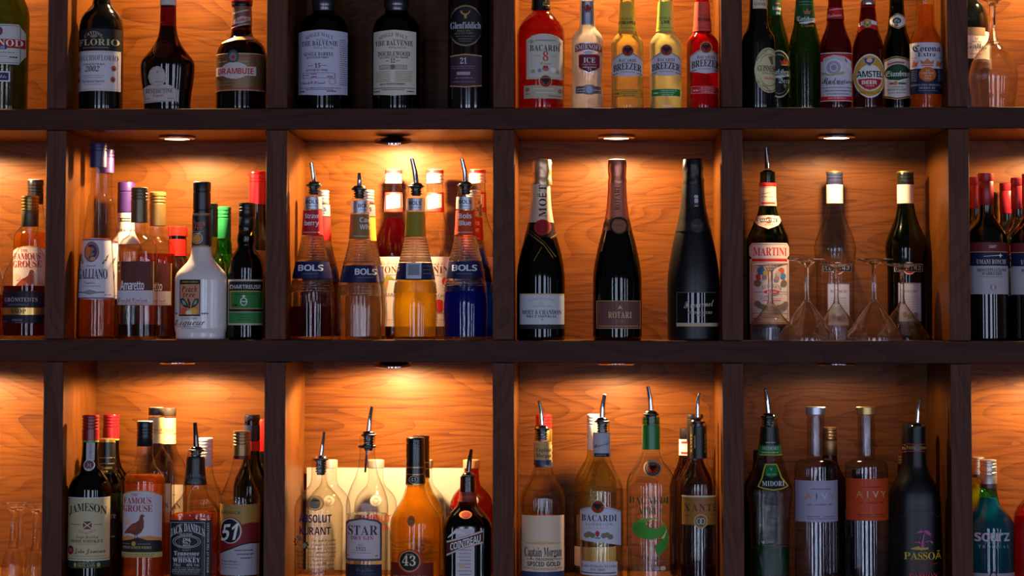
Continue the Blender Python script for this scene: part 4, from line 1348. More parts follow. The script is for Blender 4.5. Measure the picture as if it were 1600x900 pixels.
# tall fluted vanilla liqueur, twice
def fluted(label, Y, at=None, cap=(44, 32, 88), front=True):
    b = Bottle('liqueur_bottle', label, 2, 152, Y, [(262, 10.6), (285, 11), (303, 11.8), (306, 14.5), (340, 18.6), (374, 22.8), (430, 27), (467, 29), (528, 31)], facets=18, at=at, smooth=False)
    b.body(thin_glass('fluted_glass', (246, 243, 240), 0.6, ior=1.45)).liquid(372, LQ('vanilla_liqueur', (252, 200, 120), 0.5, body=0.15, brgb=(200, 110, 30)))
    b.cap(223, 262, 13.4, plastic(cap, 0.35), grooves=(231, 236))
    b.cone = 467
    b.lab(122, 374, 180, 467, (216, 208, 218), top=[(122, 374.5), (151, 373), (180, 374.5)], bot=[(122, 466.5), (151, 468), (180, 466.5)])
    b.pr(('R', 122, 374.4, 180, 376, (90, 50, 110)), ('R', 122, 465, 180, 466.6, (90, 50, 110)), ('E', 147, 394, 14, 16, (150, 110, 90)), ('O', 147, 394, 14, 16, 1.0, (110, 76, 60)), ('O', 147, 394, 10, 11.5, 4, (74, 44, 104)), ('R', 149, 392, 157, 396, (74, 44, 104)), ('G', [(137, 384), (145, 388), (143, 404), (137, 402)], (214, 120, 60)), ('E', 150, 405, 5, 3, (190, 150, 110)),
         *[('G', [(x, y), (x + d * 5, y - 6), (x + d * 3, y + 1)], (110, 100, 60)) for x, y, d in ((129, 412, 1), (126, 408, 1), (124, 403, 1), (165, 412, 1), (169, 408, 1), (171, 403, 1))],
         ('T', 149, 428.5, 'GALLIANO', 15, 48, 's', (70, 44, 96), {'gap': 0.02}), ('F', 140, 156, 416, GREY), ('T', 146, 442, 'Vanilla', 4, 17, 'c', GREY), ('F', 133, 163, 447.5, GREY, 0.8), ('S', [(134, 457), (147, 453), (162, 457)], [(134, 457.6), (147, 461), (162, 457.6)], (150, 140, 140)), ('F', 128, 136, 457, GREY, 2), ('F', 160, 168, 457, GREY, 2), ('F', 168, 177, 461, GREY))
    b.cone = None
    b.lastlabel = b.root
    return b


fluted('tall fluted cone bottle with dark purple cap, in front at left', 0.065)
fluted('second tall fluted cone bottle, half hidden, violet cap', 0.137, at=(163.5, 233, 223, 0.965), cap=(76, 42, 110))
# purple-capped curacao
b = plain('bottle with purple cap and white neck paper behind the amaretto', 2, 196, 0.217, [(331, 12), (362, 13), (372, 17), (383, 23.5), (395, 26), (528, 26)], CLEAR, (284.5, 332, 13.4), plastic((62, 36, 104), 0.4), (300,), 425, LQ('dark_triple_sec', (110, 60, 40), body=0.2), name='liqueur_bottle')
b.sleeve(333, 382, paper((218, 206, 210)), 'neck_label').pr(('R', 184, 341, 207, 347, (50, 36, 36)), ('F', 186, 205, 344, (226, 210, 180), 2.6), ('T', 196, 360, 'CURA\u00c7AO', 4, 26, 's', (80, 60, 60)))


def almond(label, Y, lvl, lq, at=None, capc=(104, 92, 70)):
    b = Bottle('liqueur_bottle', label, 2, 215, Y, [(347, 11.4), (362, 12), (368, 15), (374, 23), (382, 27.6), (395, 29.8), (410, 30.6), (528, 32)], n=3.2, dr=0.86, rnd=(360, 385), at=at)
    b.body(CLEAR).liquid(lvl, lq)
    b.cap(293, 348, 13.2, pbr('champagne_cap', capc, 0.32, 0.55), grooves=(301, 306, 311), cx=217)
    b.lab(187.5, 409, 243, 477, (176, 120, 66)).pr(('R', 194, 409, 242, 454, (96, 42, 38)), ('R', 187.5, 454, 242, 476, (206, 198, 206)), ('R', 187.5, 409, 194, 454, (196, 106, 40)), ('R', 242, 409, 243, 477, (214, 176, 80)),
         ('T', 211.5, 446, 'Amaretto', 14, 37, 'b', (230, 222, 226), {'gap': 0.02}), ('T', 211, 468.5, 'Joseph Cartron', 6.6, 47, 'c', (176, 50, 60)), ('F', 196, 236, 473.6, (170, 120, 130)), ('F', 189, 193, 415, WH, 2), ('F', 189, 193, 424, WH, 2))
    b.lastlabel = b.root
    b.pr(('O', 211, 497, 13, 13, 1.2, thin_glass('raised_glass', (210, 205, 200), 0.5)), ('O', 211, 497, 9, 9, 0.9, thin_glass('raised_glass', (210, 205, 200), 0.5)), name='embossed_crest')
    return b


almond('square-shouldered amaretto bottle nearly empty, in front', 0.06, 507, LQ('dark_amaretto', (110, 54, 30), body=0.2))
almond('second amaretto bottle behind, nearly full and warmly lit', 0.165, 393, LQ('amaretto', (235, 150, 80), body=0.2, brgb=(170, 80, 30)), at=(243.5, 300, 293, 0.965), capc=(150, 120, 70))  # golder cap than the front one: warm lamp light put into its colour
# red-capped dark bitter
b = plain('dark bottle with ribbed red cap and red neck, between amaretto and white bottle', 2, 277, 0.225, [(368, 13.6), (374, 13.2), (400, 13.6), (410, 18), (428, 27), (440, 28), (528, 28)], pbr('black_brown_glass', (28, 12, 8), 0.06, 0, 0, 0, 0.6), (354, 369, 15.4), plastic((214, 34, 26)), (), name='liqueur_bottle')
b.sleeve(374, 400, paper((206, 30, 24)), 'neck_label')
# white frosted peach liqueur
b = Bottle('liqueur_bottle', 'opaque white peach liqueur bottle with black cap in the middle of the group', 2, 314.5, 0.055,
           [(334, 13.8), (386, 15), (398, 16.6), (408, 21), (418, 30), (428, 38), (438, 40.4), (512, 40.4), (521, 38.4), (531, 34)], n=2.6, dr=0.72, rnd=(395, 430))
b.body(pbr('frosted_white_glass', (226, 214, 212), 0.28, 0, 0.3, 0, 0.5, 0.25), 'bottle_body')
b.cap(284.5, 335, 13.8, pbr('black_cap', (22, 18, 18), 0.3), grooves=(300, 329))
b.sleeve(335, 386, pbr('black_neck_paper', (28, 26, 40), 0.35), 'neck_label').pr(('R', 300, 336, 329, 337.2, (200, 130, 50)), ('R', 300, 384, 329, 385.6, (214, 160, 60)), ('T', 311.5, 349, 'Peach', 8, 20, 'I', (226, 120, 80)), ('T', 310, 355.5, 'tree', 8, 16, 'I', (226, 120, 80)), ('R', 303, 361.6, 319, 362.4, (200, 150, 60)), ('O', 310, 373, 8.4, 8.6, 0.8, WH), ('E', 310, 373.4, 6.4, 6.6, (226, 160, 60)), ('G', [(309, 367), (313, 363), (316, 364), (312, 368)], (170, 190, 190)))
b.lastlabel = b.root
b.lay = 0
b.pr(('R', 285, 438, 318, 494, (70, 66, 110)), ('R', 286.4, 444, 316.6, 493, (206, 136, 98)), ('R', 286, 437.4, 318, 444.6, (34, 30, 30)), ('F', 289, 314, 441, (200, 150, 80), 1.6), ('T', 300.5, 452, 'Peach', 9, 24, 'I', (36, 30, 32)), ('T', 300.5, 460.5, 'tree', 8.4, 19, 'I', (36, 30, 32)),
     ('G', [(286.6, 467), (292, 466), (298, 474), (301, 482), (293, 480), (287.6, 474)], (40, 60, 56)), ('G', [(289, 469), (293, 470), (297, 477), (291, 476)], (130, 160, 140)), ('G', [(316, 467), (310, 466.6), (306, 474), (304, 482), (311, 479), (315.6, 473)], (40, 60, 56)), ('G', [(313.6, 469), (310, 470), (307, 477), (312, 475)], (130, 160, 140)), ('G', [(298, 467), (300, 466), (303, 474), (302.6, 482), (301, 482)], (50, 56, 70)),
     ('E', 293, 487, 6, 6, (214, 90, 50)), ('E', 307, 487, 7.4, 5.6, (232, 176, 60)), ('E', 300.5, 489, 5, 4, (232, 214, 190)), ('R', 285, 491.6, 318, 494, (34, 30, 44)),
     ('T', 300.5, 497.4, 'CRYSTAL CLEAR', 2.4, 26, 'n', GREY), ('T', 301.5, 504, 'Liqueur', 8.4, 48, 'i', (40, 34, 36), {'shear': 0.2}), ('F', 282, 321, 510.4, GREY, 0.8), ('F', 289, 310, 513, GREY, 0.8), ('F', 276, 283, 490, GREY, 2.4), ('F', 320, 330, 490, GREY, 2.4), name='printed_design')
# green caps behind
GG = thin_glass('bright_green_glass', (110, 200, 70), 0.5)
b = plain('green herb liqueur bottle with bright green cap behind the white bottle', 2, 349.5, 0.225, [(372, 9.8), (378, 11.6), (388, 12), (396, 13), (406, 21), (418, 27), (430, 28), (528, 28)], GG, (323, 373, 10.8), plastic((40, 140, 84), 0.3), (330, 336, 341), 376, LQ('green_herb_liqueur', (120, 220, 80), body=0.3, brgb=(30, 160, 40)), name='liqueur_bottle')
plain('slim bottle with dark green cap, mostly hidden by the white bottle', 2, 329, 0.135, [(369, 10), (385, 12), (400, 18), (414, 24), (430, 25), (528, 25)], thin_glass('pale_green_glass', (190, 215, 160), 0.4), (318, 370, 10.6), plastic((30, 66, 48), 0.3), (325,), 440, LQ('green_spirit', (70, 170, 60), body=0.2), name='liqueur_bottle')
b = Bottle('liqueur_bottle', 'dark herbal liqueur bottle with green and black label by the divider', 2, 384.5, 0.06,
           [(352, 12.3), (362, 12.4), (368, 14), (376, 14.2), (384, 13), (390, 15.5), (398, 21), (408, 25.6), (420, 27.6), (528, 27.6)])
b.body(thin_glass('smoky_green_glass', (120, 110, 60), 0.5)).liquid(368, LQ('dark_herb_liqueur', (96, 90, 40), 0.5, body=0.25, brgb=(18, 18, 6)))
b.cap(317, 339, 13, plastic((24, 22, 22), 0.3), grooves=(323, 328), cx=385.5).lathe([(339, 12.6), (340, 13), (355, 12.8), (356, 12)], plastic((30, 28, 30), 0.3), 'neck_band', cx=385.5)
b.lab(358, 437, 411, 508, (206, 186, 160)).pr(('R', 360.5, 440, 411, 487, (28, 28, 34)), ('T', 385.5, 448.5, 'CHARTREUSE', 6.2, 47, 'b', (206, 202, 196)), ('R', 362, 454.5, 411, 483, (190, 160, 80)), ('R', 363.5, 456, 411, 481.6, (52, 124, 58)), ('R', 360.5, 488, 411, 505, (58, 132, 66)), ('O', 385, 471.5, 5.4, 6.4, 1.3, (226, 230, 222)), ('R', 384.3, 461, 385.9, 466, (226, 230, 222)), ('R', 382, 462.4, 388, 463.6, (226, 230, 222)), ('R', 380.5, 470.6, 389.5, 472, (226, 230, 222)),
         ('F', 366, 405, 460, (30, 70, 40)), ('F', 367, 375, 477, DK, 2.4), ('F', 376, 396, 492, (30, 70, 40)), ('F', 380, 392, 496, (24, 60, 34)), ('F', 378, 394, 500, (24, 60, 34)))
b = plain('black bottle with tall ridged red capsule behind the herbal liqueur', 2, 402, 0.20, [(319, 12.4), (345, 13), (362, 18), (375, 25), (388, 28), (528, 28)], BLACKG, (268, 320, 13.6), plastic((196, 22, 28), 0.25), (273, 280, 285), name='wine_bottle')
b.lab(378, 392, 426, 430, (150, 110, 84))


# ------------------------------------------------------------------ rib-necked liqueur bottles
def barrel(cx, Y, top, lvl, lq, lbl, tagcol, words, spout, shift=0, logo=True, at=None, grp=None):
    d = top
    pr = [(d, 11.8), (d + 16, 12.4), (d + 18, 13.4), (d + 35, 14), (d + 77, 16.2), (d + 96, 19.6), (d + 118, 25.2), (d + 140, 29.6), (d + 170, 33.6), (d + 195, 35), (d + 218, 34), (d + 240, 30), (d + 246, 29)]
    b = Bottle('liqueur_bottle', lbl, 2, cx, Y, pr, ribs=[(d + 76, d + 117, 4.1, 1.1), (d + 148, d + 164, 4.4, 1.0)], at=at)
    b.body(thin_glass('ribbed_glass', (249, 247, 243), 0.7, ior=1.5))
    if lq:
        b.liquid(lvl, lq)
    for ya, yb in ((d + 79, d + 117), (d + 149, d + 166)):       # the raised glass rings
        za, zb = b.z(yb), b.z(ya)
        n_ = int((yb - ya) / 4.1) * 6
        rg = []
        for i in range(n_ + 1):
            z_ = zb + (za - zb) * i / n_
            rg.append((z_, b.R(z_) + b.k * (0.55 + 0.75 * (0.5 - 0.5 * math.cos(2 * math.pi * i / 6)))))
        v, f = loft(rg, b.sec(), False, False)
        v2, f2 = loft([(z_, b.R(z_) + b.k * 0.3) for z_, r_ in rg], b.sec(), False, False)
        o_, k_ = len(v), len(b.sec())
        f += [tuple(i + o_ for i in reversed(q)) for q in f2]
        e_ = (len(rg) - 1) * k_
        f += [((i + 1) % k_, i, o_ + i, o_ + (i + 1) % k_)[::-1] for i in range(k_)] + [(e_ + (i + 1) % k_, e_ + i, o_ + e_ + i, o_ + e_ + (i + 1) % k_) for i in range(k_)]
        mesh_obj('glass_rings', v + v2, f, real_glass('ring_glass', (252, 252, 250), 1.48, 0.25), b.root)
    b.sleeve(d + 18, d + 37, foil((196, 196, 205), 0.4), 'neck_foil')
    b.pr(('T', cx + shift * 0.7, d + 26, 'BOLS', 6, 18, 'b', (40, 42, 92)), ('F', cx + shift * 0.7 - 7, cx + shift * 0.7 + 7, d + 32.5, (70, 70, 110)))
    b.sleeve(d + 39, d + 77, paper(tagcol), 'flavour_band')
    if words:
        b.pr(*[('T', cx + shift * 0.8, d + 48 + 11 * i, t, 7.5, w_, 'b', (236, 232, 238)) for i, (t, w_) in enumerate(words)], ('F', cx - 12 + shift * 0.4, cx + 12 + shift * 0.4, d + 73.5, (240, 210, 200)))
    b.sleeve(d + 119, d + 145, pbr('navy_band', (24, 26, 70), 0.35), 'brand_band')
    if logo:
        b.pr(('T', cx + shift, d + 129, 'BOLS', 9.5, 38 - abs(shift) * 0.6, 'b', (225, 228, 240), {'gap': 0.06}), ('F', cx + shift - 12, cx + shift + 12, d + 138, (130, 130, 170), 0.9))
    else:
        b.pr(('R', cx - 12, d + 119, cx + 11, d + 144, (200, 204, 216)), *[('R', cx - 9, d + 122 + 1.9 * i, cx + 8, d + 123.1 + 1.9 * i, (60, 62, 90)) for i in range(9)], ('T', cx - 26, d + 128, 'S', 9, 7, 'b', (225, 228, 240)), ('F', cx + 13, cx + 24, d + 124, (130, 130, 160)), ('F', cx + 13, cx + 24, d + 130, (130, 130, 160)), ('F', cx + 13, cx + 24, d + 136, (130, 130, 160)), name='barcode')
    if spout:
        b.pour(spout[0], spout[1], spout[2], d - 2, 12.5, (3.0, 4.6), stop=d + 14)
    else:
        b.cap(d - 6, d + 17, 12.8, foil((212, 206, 200), 0.4), grooves=(d - 1, d + 4, d + 9))
    return b


STRAW = LQ('strawberry_liqueur', (150, 20, 20))
BLUE = LQ('blue_curacao', (30, 60, 200), body=0.35, brgb=(8, 20, 170))
barrel(488, 0.05, 290, 479, STRAW, 'rib-necked bottle with red band and dark red liqueur, chrome pour spout', (196, 28, 34), [('Straw', 20), ('berry', 21)], ((486, 254), (489, 278), (490, 287)))
barrel(562, 0.05, 296, 500, None, 'empty clear rib-necked bottle with brown flavour band and short spout', (150, 112, 60), [('Cac', 16), ('Whi', 15)], ((561, 271), (561, 282), (561, 293)), shift=11)
barrel(649, 0.05, 292, 438, LQ('yellow_liqueur', (255, 225, 70), body=0.4, brgb=(255, 190, 10)), 'rib-necked bottle of bright yellow liqueur with barcode turned to the front', (150, 130, 30), None, ((643, 248), (648, 270), (650, 288)), logo=False)
barrel(727, 0.05, 290, 446, BLUE, 'rib-necked bottle of deep blue liqueur with orange band, pour spout', (206, 62, 26), [('Bols', 20), ('Blue', 18)], ((721, 248), (726, 270), (727, 287)))
barrel(488, 0.138, 290, 380, STRAW, 'capped red strawberry bottle standing behind the red-banded one', (206, 34, 36), None, None, at=(501.5, 303, 290, 0.95))
barrel(562, 0.138, 296, 385, LQ('cream_liqueur', (226, 190, 110), body=0.4), 'capped bottle with yellow band behind the empty clear one', (226, 168, 60), None, None, at=(572, 303, 296, 0.95))
barrel(727, 0.138, 290, 380, LQ('blue_curacao_lit', (40, 130, 230), body=0.35, brgb=(10, 80, 200)), 'capped blue liqueur bottle behind the deep blue one', (206, 62, 26), [('Bols', 20), ('Blue', 18)], None, at=(739.5, 303, 290, 0.95))  # lighter blue than the front bottle: lamp light put into the colour


def syrup(label, cx, lvl, lq, art):
    b = Bottle('syrup_bottle', label, 2, cx, 0.225, [(286, 12.4), (331, 14), (345, 17), (360, 23), (375, 28.4), (390, 31.4), (400, 32), (528, 32)])
    b.body(CLEAR)
    if lq:
        b.liquid(lvl, lq)
    b.cap(265, 287, 13.3, plastic((236, 226, 206), 0.4), grooves=(272, 277, 282)).lathe([(265.6, 12.6), (266, 13.6), (270.6, 13.6), (271, 13)], plastic((206, 40, 36)), 'cap_band')
    b.sleeve(301, 331, paper((206, 50, 44)), 'neck_label').pr(('S', [(cx - 13.4, 307), (cx + 13.4, 303)], [(cx - 13.4, 328), (cx + 13.4, 324)], (236, 226, 214)), ('T', cx, 305, 'N1', 4, 8, 's', (240, 210, 200)), ('F', cx - 9, cx + 9, 314, (206, 150, 120)), ('F', cx - 9, cx + 9, 320, (206, 150, 120)))
    b.lab(cx - 29, 402, cx + 29, 510, (226, 210, 206)).pr(('T', cx, 412, 'Le Sirop de', 5.4, 34, 'c', (150, 140, 140)), ('T', cx, 422, 'MONIN', 10, 46, 's', (110, 62, 40)), ('F', cx - 20, cx + 20, 430, (170, 150, 140)), *art)
    return b


syrup('red syrup bottle with white cap and palm label between the liqueurs', 614.5, 341, LQ('red_syrup', (176, 20, 36), 0.6, body=0.2, brgb=(104, 4, 16)), [
    ('G', [(600, 440), (606, 432), (613, 432), (622, 438), (612, 436), (608, 440), (603, 446)], (150, 150, 40)), ('G', [(606, 438), (610, 440), (606, 462), (602, 474), (601, 462)], (190, 120, 60)), ('G', [(596, 444), (604, 436), (600, 450)], (120, 130, 30)), ('T', 620, 458, 'Grenadine', 7, 40, 'c', (120, 70, 50)), ('G', [(600, 470), (608, 488), (603, 496), (598, 480)], (190, 180, 50)), ('F', 600, 630, 500, (214, 130, 120))])
syrup('clear syrup bottle with white cap and fruit label, second of the syrups', 679.5, 430, LQ('pale_syrup', (250, 225, 190), body=0.1), [
    ('E', 688, 478, 9, 10, (196, 40, 34)), ('E', 698, 440, 6, 7, (206, 60, 40)), ('G', [(668, 440), (676, 434), (678, 444), (672, 448)], (80, 120, 50)), ('T', 682, 460, 'Fraise', 8, 30, 'c', (120, 70, 50)), ('F', 664, 700, 500, (214, 130, 120))])
syrup('clear syrup bottle at the right end behind the blue bottles', 745.5, 430, LQ('pale_syrup', (250, 225, 190), body=0.1), [('F', 730, 760, 500, (214, 130, 120))])

# ------------------------------------------------------------------ sparkling wines
b = Bottle('champagne_bottle', 'green-black champagne bottle with gold foil neck and red seal', 2, 845, 0.055,
           [(287, 13.8), (315, 15), (340, 18.2), (360, 22.2), (380, 28), (400, 33), (420, 36.4), (440, 37.6), (528, 37.6)])
b.body(thin_glass('champagne_green_glass', (38, 62, 20), 0.6)).liquid(352, LQ('champagne', (70, 70, 30), 0.5, body=0.5, brgb=(4, 5, 3)))
b.lathe([(249, 11), (250, 14), (255, 15.2), (259, 15.2), (263, 15.1), (267, 15), (271, 15), (275, 14.6), (279, 14.4), (284, 15.8), (289, 15.2)], pbr('gold_foil', (214, 172, 130), 0.35, 0.75), 'foil_cap', cx=847, crumple=0.045)
b.sleeve(288, 348, pbr('cream_foil', (226, 188, 158), 0.42, 0.25), 'neck_foil').pr(('T', 848, 315, 'MO\u00cbT', 11, 50, 's', (40, 30, 30), {'vert': 1, 'gap': 0.22}))
b.lay = 0
b.sleeve(348, 372, pbr('black_collar', (22, 19, 22), 0.3), 'collar')
b.pr(('S', [(826, 363), (850, 382), (864, 402)], [(826, 365), (850, 384.5), (864, 405)], GOLDF), ('S', [(829, 360), (852, 380), (868, 401)], [(829, 361), (852, 381), (868, 402.4)], GOLDF), ('S', [(835, 408), (847, 386)], [(835, 410), (847, 388)], GOLDF), ('S', [(860, 372), (871, 364)], [(860, 374), (871, 366)], GOLDF),
     ('E', 848, 356, 12.6, 12.4, (150, 24, 26)), ('O', 848, 356, 12.6, 12.4, 1.6, (176, 40, 40)), ('O', 848, 356, 8, 8, 0.8, (120, 16, 18)), name='seal')
b.lab(813, 459, 881.5, 507, (206, 206, 212)).pr(('R', 813, 459, 881.5, 460.4, (196, 160, 80)), ('T', 847, 468, 'CHAMPAGNE', 3.4, 40, 'n', (170, 166, 170), {'arc': 3}), ('E', 847, 474.5, 4, 2.4, (206, 190, 160)), ('F', 832, 862, 479, (170, 160, 150)), ('T', 847, 488, 'MO\u00cbT & CHANDON', 6.6, 60, 's', (60, 54, 56)), ('T', 847, 494.4, 'BRUT IMP\u00c9RIAL', 3.8, 46, 's', (60, 54, 56)), ('E', 848, 499.5, 1.6, 1.6, (190, 150, 90)), ('R', 813, 507, 881.5, 514, (40, 42, 44)))

b = Bottle('champagne_bottle', 'rose sparkling wine bottle with copper foil neck and brown label', 2, 964.5, 0.055,
           [(285, 13.4), (312, 14.6), (340, 18), (360, 23), (380, 28.6), (400, 33), (420, 36.4), (440, 38), (528, 38)])
b.body(thin_glass('olive_brown_glass', (120, 84, 30), 0.55)).liquid(362, LQ('rose_sparkling', (130, 80, 34), 0.5, body=0.4, brgb=(22, 12, 3)))
b.lathe([(249, 11), (250, 13.4), (256, 14.6), (260, 14.5), (264, 14.4), (268, 14.2), (272, 14), (277, 13.4), (283, 15), (287, 14.4)], pbr('copper_foil', (206, 120, 92), 0.32, 0.75), 'foil_cap', crumple=0.04)
b.sleeve(286, 341, pbr('copper_paper', (202, 112, 84), 0.4, 0.35), 'neck_foil').pr(('T', 964.5, 311, 'ROTARI', 7.5, 36, 's', (92, 44, 34), {'vert': 1}))
b.sleeve(341, 361, pbr('bronze_collar', (92, 56, 40), 0.35, 0.3), 'collar').pr(('R', 944, 342, 985, 343, GOLDF), ('E', 967, 353.5, 13.6, 14, (40, 26, 24)), ('E', 967, 353.5, 11, 11.6, (150, 92, 70)), ('F', 962, 972, 353, (110, 60, 46)), ('E', 947, 351, 3.6, 5, (30, 22, 20)), name='medallion')
b.lab(932, 470, 1000, 513.5, (112, 70, 62)).pr(('B', 932, 470, 1000, 513.5, 1.0, (206, 150, 100)), ('T', 968, 492, 'ROTARI', 9.4, 36, 's', (216, 180, 130)), ('G', [(964, 484), (968, 477), (973, 484), (969, 482)], (200, 170, 140)), ('T', 968, 502, 'ROS\u00c9', 4, 14, 's', (170, 110, 90)), ('R', 936, 509, 996, 510, (206, 150, 100)))

b = Bottle('champagne_bottle', 'matt black cava bottle with black label beside the right divider', 2, 1083.5, 0.052,
           [(285, 16), (318, 18.6), (345, 23.6), (370, 30), (400, 36), (430, 40), (450, 41), (528, 40.6)])
b.body(BLACKM)
b.lathe([(248, 12), (249.5, 15.4), (256, 16.4), (260, 16.3), (264, 16.2), (268, 16), (272, 15.8), (276, 15.4), (283, 17), (288, 16.6)], pbr('black_foil', (34, 30, 30), 0.3, 0.6), 'foil_cap', crumple=0.05)
b.sleeve(288, 346, pbr('black_satin_foil', (30, 28, 30), 0.35, 0.4), 'neck_foil').pr(('E', 1087, 308, 3.2, 2.6, (190, 190, 200)), ('R', 1084.5, 311, 1090, 318, (190, 190, 200)), ('R', 1084.5, 319.4, 1090, 320.8, (190, 60, 60)), ('R', 1084.5, 322, 1090, 323.4, (190, 190, 200)))
b.sleeve(346, 362, pbr('brown_collar', (44, 34, 30), 0.35, 0.3), 'collar').pr(('E', 1088, 354, 9.6, 11, (62, 56, 58)), ('T', 1088, 354, 'BRUT', 4, 13, 's', (120, 100, 80)), name='medallion')
b.lab(1056, 457, 1121, 510, pbr('gloss_black_label', (12, 12, 14), 0.08)).pr(('B', 1056, 457, 1121, 510, 0.7, (110, 106, 110)), ('T', 1090, 475, 'Freixenet', 10.5, 46, 'c', (206, 190, 160), {'slope': -0.08}), ('T', 1092, 488.5, 'CORDON NEGRO', 3.8, 37, 's', (190, 180, 170)), ('T', 1092, 493, 'BRUT', 2.6, 12, 'n', (170, 160, 150)), ('R', 1056, 504.5, 1121, 510, (196, 170, 140)))

# ------------------------------------------------------------------ vermouths behind upturned cocktail glasses
MP = [(318, 12.6), (335, 15.6), (350, 20.4), (365, 26.6), (378, 31), (389, 32.6), (402, 31.6), (425, 29.6), (450, 29.4), (528, 31)]


def vermouth(label, cx, glass, capc, lq=None, lvl=0):
    b = Bottle('vermouth_bottle', label, 2, cx, 0.225, MP)
    b.body(glass)
    if lq:
        b.liquid(lvl, lq)
    b.cap(268, 289, 13, plastic(capc, 0.25), grooves=(275, 280)).lathe([(267.4, 11), (268, 13.4), (270, 13.4)], GOLDF, 'cap_rim')
    b.lathe([(288.6, 12.6), (289, 13.3), (318, 13.5), (318.4, 12.8)], paper((228, 212, 196)), 'neck_label')
    b.lastlabel = b.root
    c = cx + 1
    b.lab(c - 22, 413, c + 22, 425, (214, 206, 196), 'name_plate').pr(('E', c, 420, 10, 9.6, (226, 220, 214)), ('E', c, 420, 8.4, 8.2, (196, 36, 36)), ('R', c - 21.2, 413.8, c + 21.2, 424.4, (22, 20, 24)), ('T', c, 419.2, 'MARTINI', 6.6, 38, 'b', (230, 228, 226)))
    return b


b = vermouth('clear empty vermouth bottle with dark blue cap, middle of three', 1305, CLEAR, (40, 44, 70))
b.lab(1290, 443, 1325, 510, (206, 200, 208)).pr(('B', 1290, 443, 1325, 510, 1.2, (120, 110, 130)), ('T', 1307, 455.5, 'BIANCO', 4, 25, 's', (110, 96, 90)), *[('F', 1295, 1320, 466 + 4 * i, (160, 150, 160), 0.9) for i in range(5)], ('E', 1300, 494, 4, 4, (130, 120, 110)), ('E', 1308, 497, 4, 4, (130, 120, 110)), ('E', 1315, 494, 4, 4, (130, 120, 110)))
b = vermouth('green glass dry vermouth bottle, rightmost of three', 1416, thin_glass('vermouth_green', (90, 150, 60), 0.5), (26, 30, 30), LQ('dry_vermouth', (120, 170, 80), body=0.2, brgb=(16, 60, 16)), 372)
b.lab(1400, 442, 1436, 503, (200, 194, 204)).pr(('B', 1400, 442, 1436, 503, 1.2, (110, 106, 130)), ('T', 1418, 455.5, 'EXTRA DRY', 3.6, 24, 's', (110, 96, 90)), *[('F', 1405, 1431, 464 + 4 * i, (150, 150, 180), 0.9) for i in range(5)], ('E', 1410, 492, 4, 4, (130, 120, 110)), ('E', 1418, 494, 4, 4, (130, 120, 110)), ('E', 1426, 492, 4, 4, (130, 120, 110)))

b = Bottle('vermouth_bottle', 'dark green vermouth bottle with big red-lettered white label and pour spout', 2, 1200, 0.225,
           [(269, 11.8), (322, 13.2), (335, 16.5), (348, 22), (360, 27), (370, 31.4), (382, 33), (410, 33), (528, 32.4)])
b.body(thin_glass('rosso_green', (80, 140, 40), 0.5)).liquid(372, LQ('red_vermouth', (60, 50, 20), 0.4, body=0.5, brgb=(6, 6, 3)))
b.lathe([(286, 12.6), (287, 13.4), (291, 13.4), (292, 12.6)], plastic((206, 36, 30)), 'neck_ring')
b.sleeve(292, 322, paper((226, 202, 178)), 'neck_label').pr(('S', [(1189, 304), (1211, 299)], [(1189, 305), (1211, 300)], GREY), ('F', 1190, 1210, 308, GREY), ('R', 1187, 316.6, 1213, 319.4, (206, 60, 46)), ('R', 1187, 293, 1213, 294, (206, 90, 70)))
nb = [(1177, 345), (1181, 338), (1199, 337), (1217, 338), (1221, 345)]
b.lab(1177, 337, 1221, 359, (226, 206, 190), 'badge_label', top=nb, bot=[(1177, 346), (1184, 353), (1199, 359), (1214, 353), (1221, 346)]).pr(('E', 1200, 345, 5.6, 5, (206, 40, 34)), ('R', 1187.5, 342, 1213, 348, (60, 54, 44)), ('T', 1200, 345, 'MARTINI', 4.2, 23, 'b', WH), ('T', 1200, 352, 'ROSSO', 2.4, 13, 'n', (196, 120, 80)))
tb = [(1170, 386), (1174, 380.5), (1228, 380.5), (1232, 386)]
b.lab(1170, 380, 1232, 403, (226, 208, 200), 'name_label', top=tb, bot=[(1170, 399), (1174, 404.5), (1228, 404.5), (1232, 399)]).pr(('T', 1201.5, 394, 'MARTINI', 12.4, 52, 's', (206, 34, 30), {'gap': 0.04}), ('S', [(1172, 386.5), (1175.4, 382.4), (1226.6, 382.4), (1230, 386.5)], [(1172, 387.3), (1175.4, 383.2), (1226.6, 383.2), (1230, 387.3)], (130, 90, 50)))
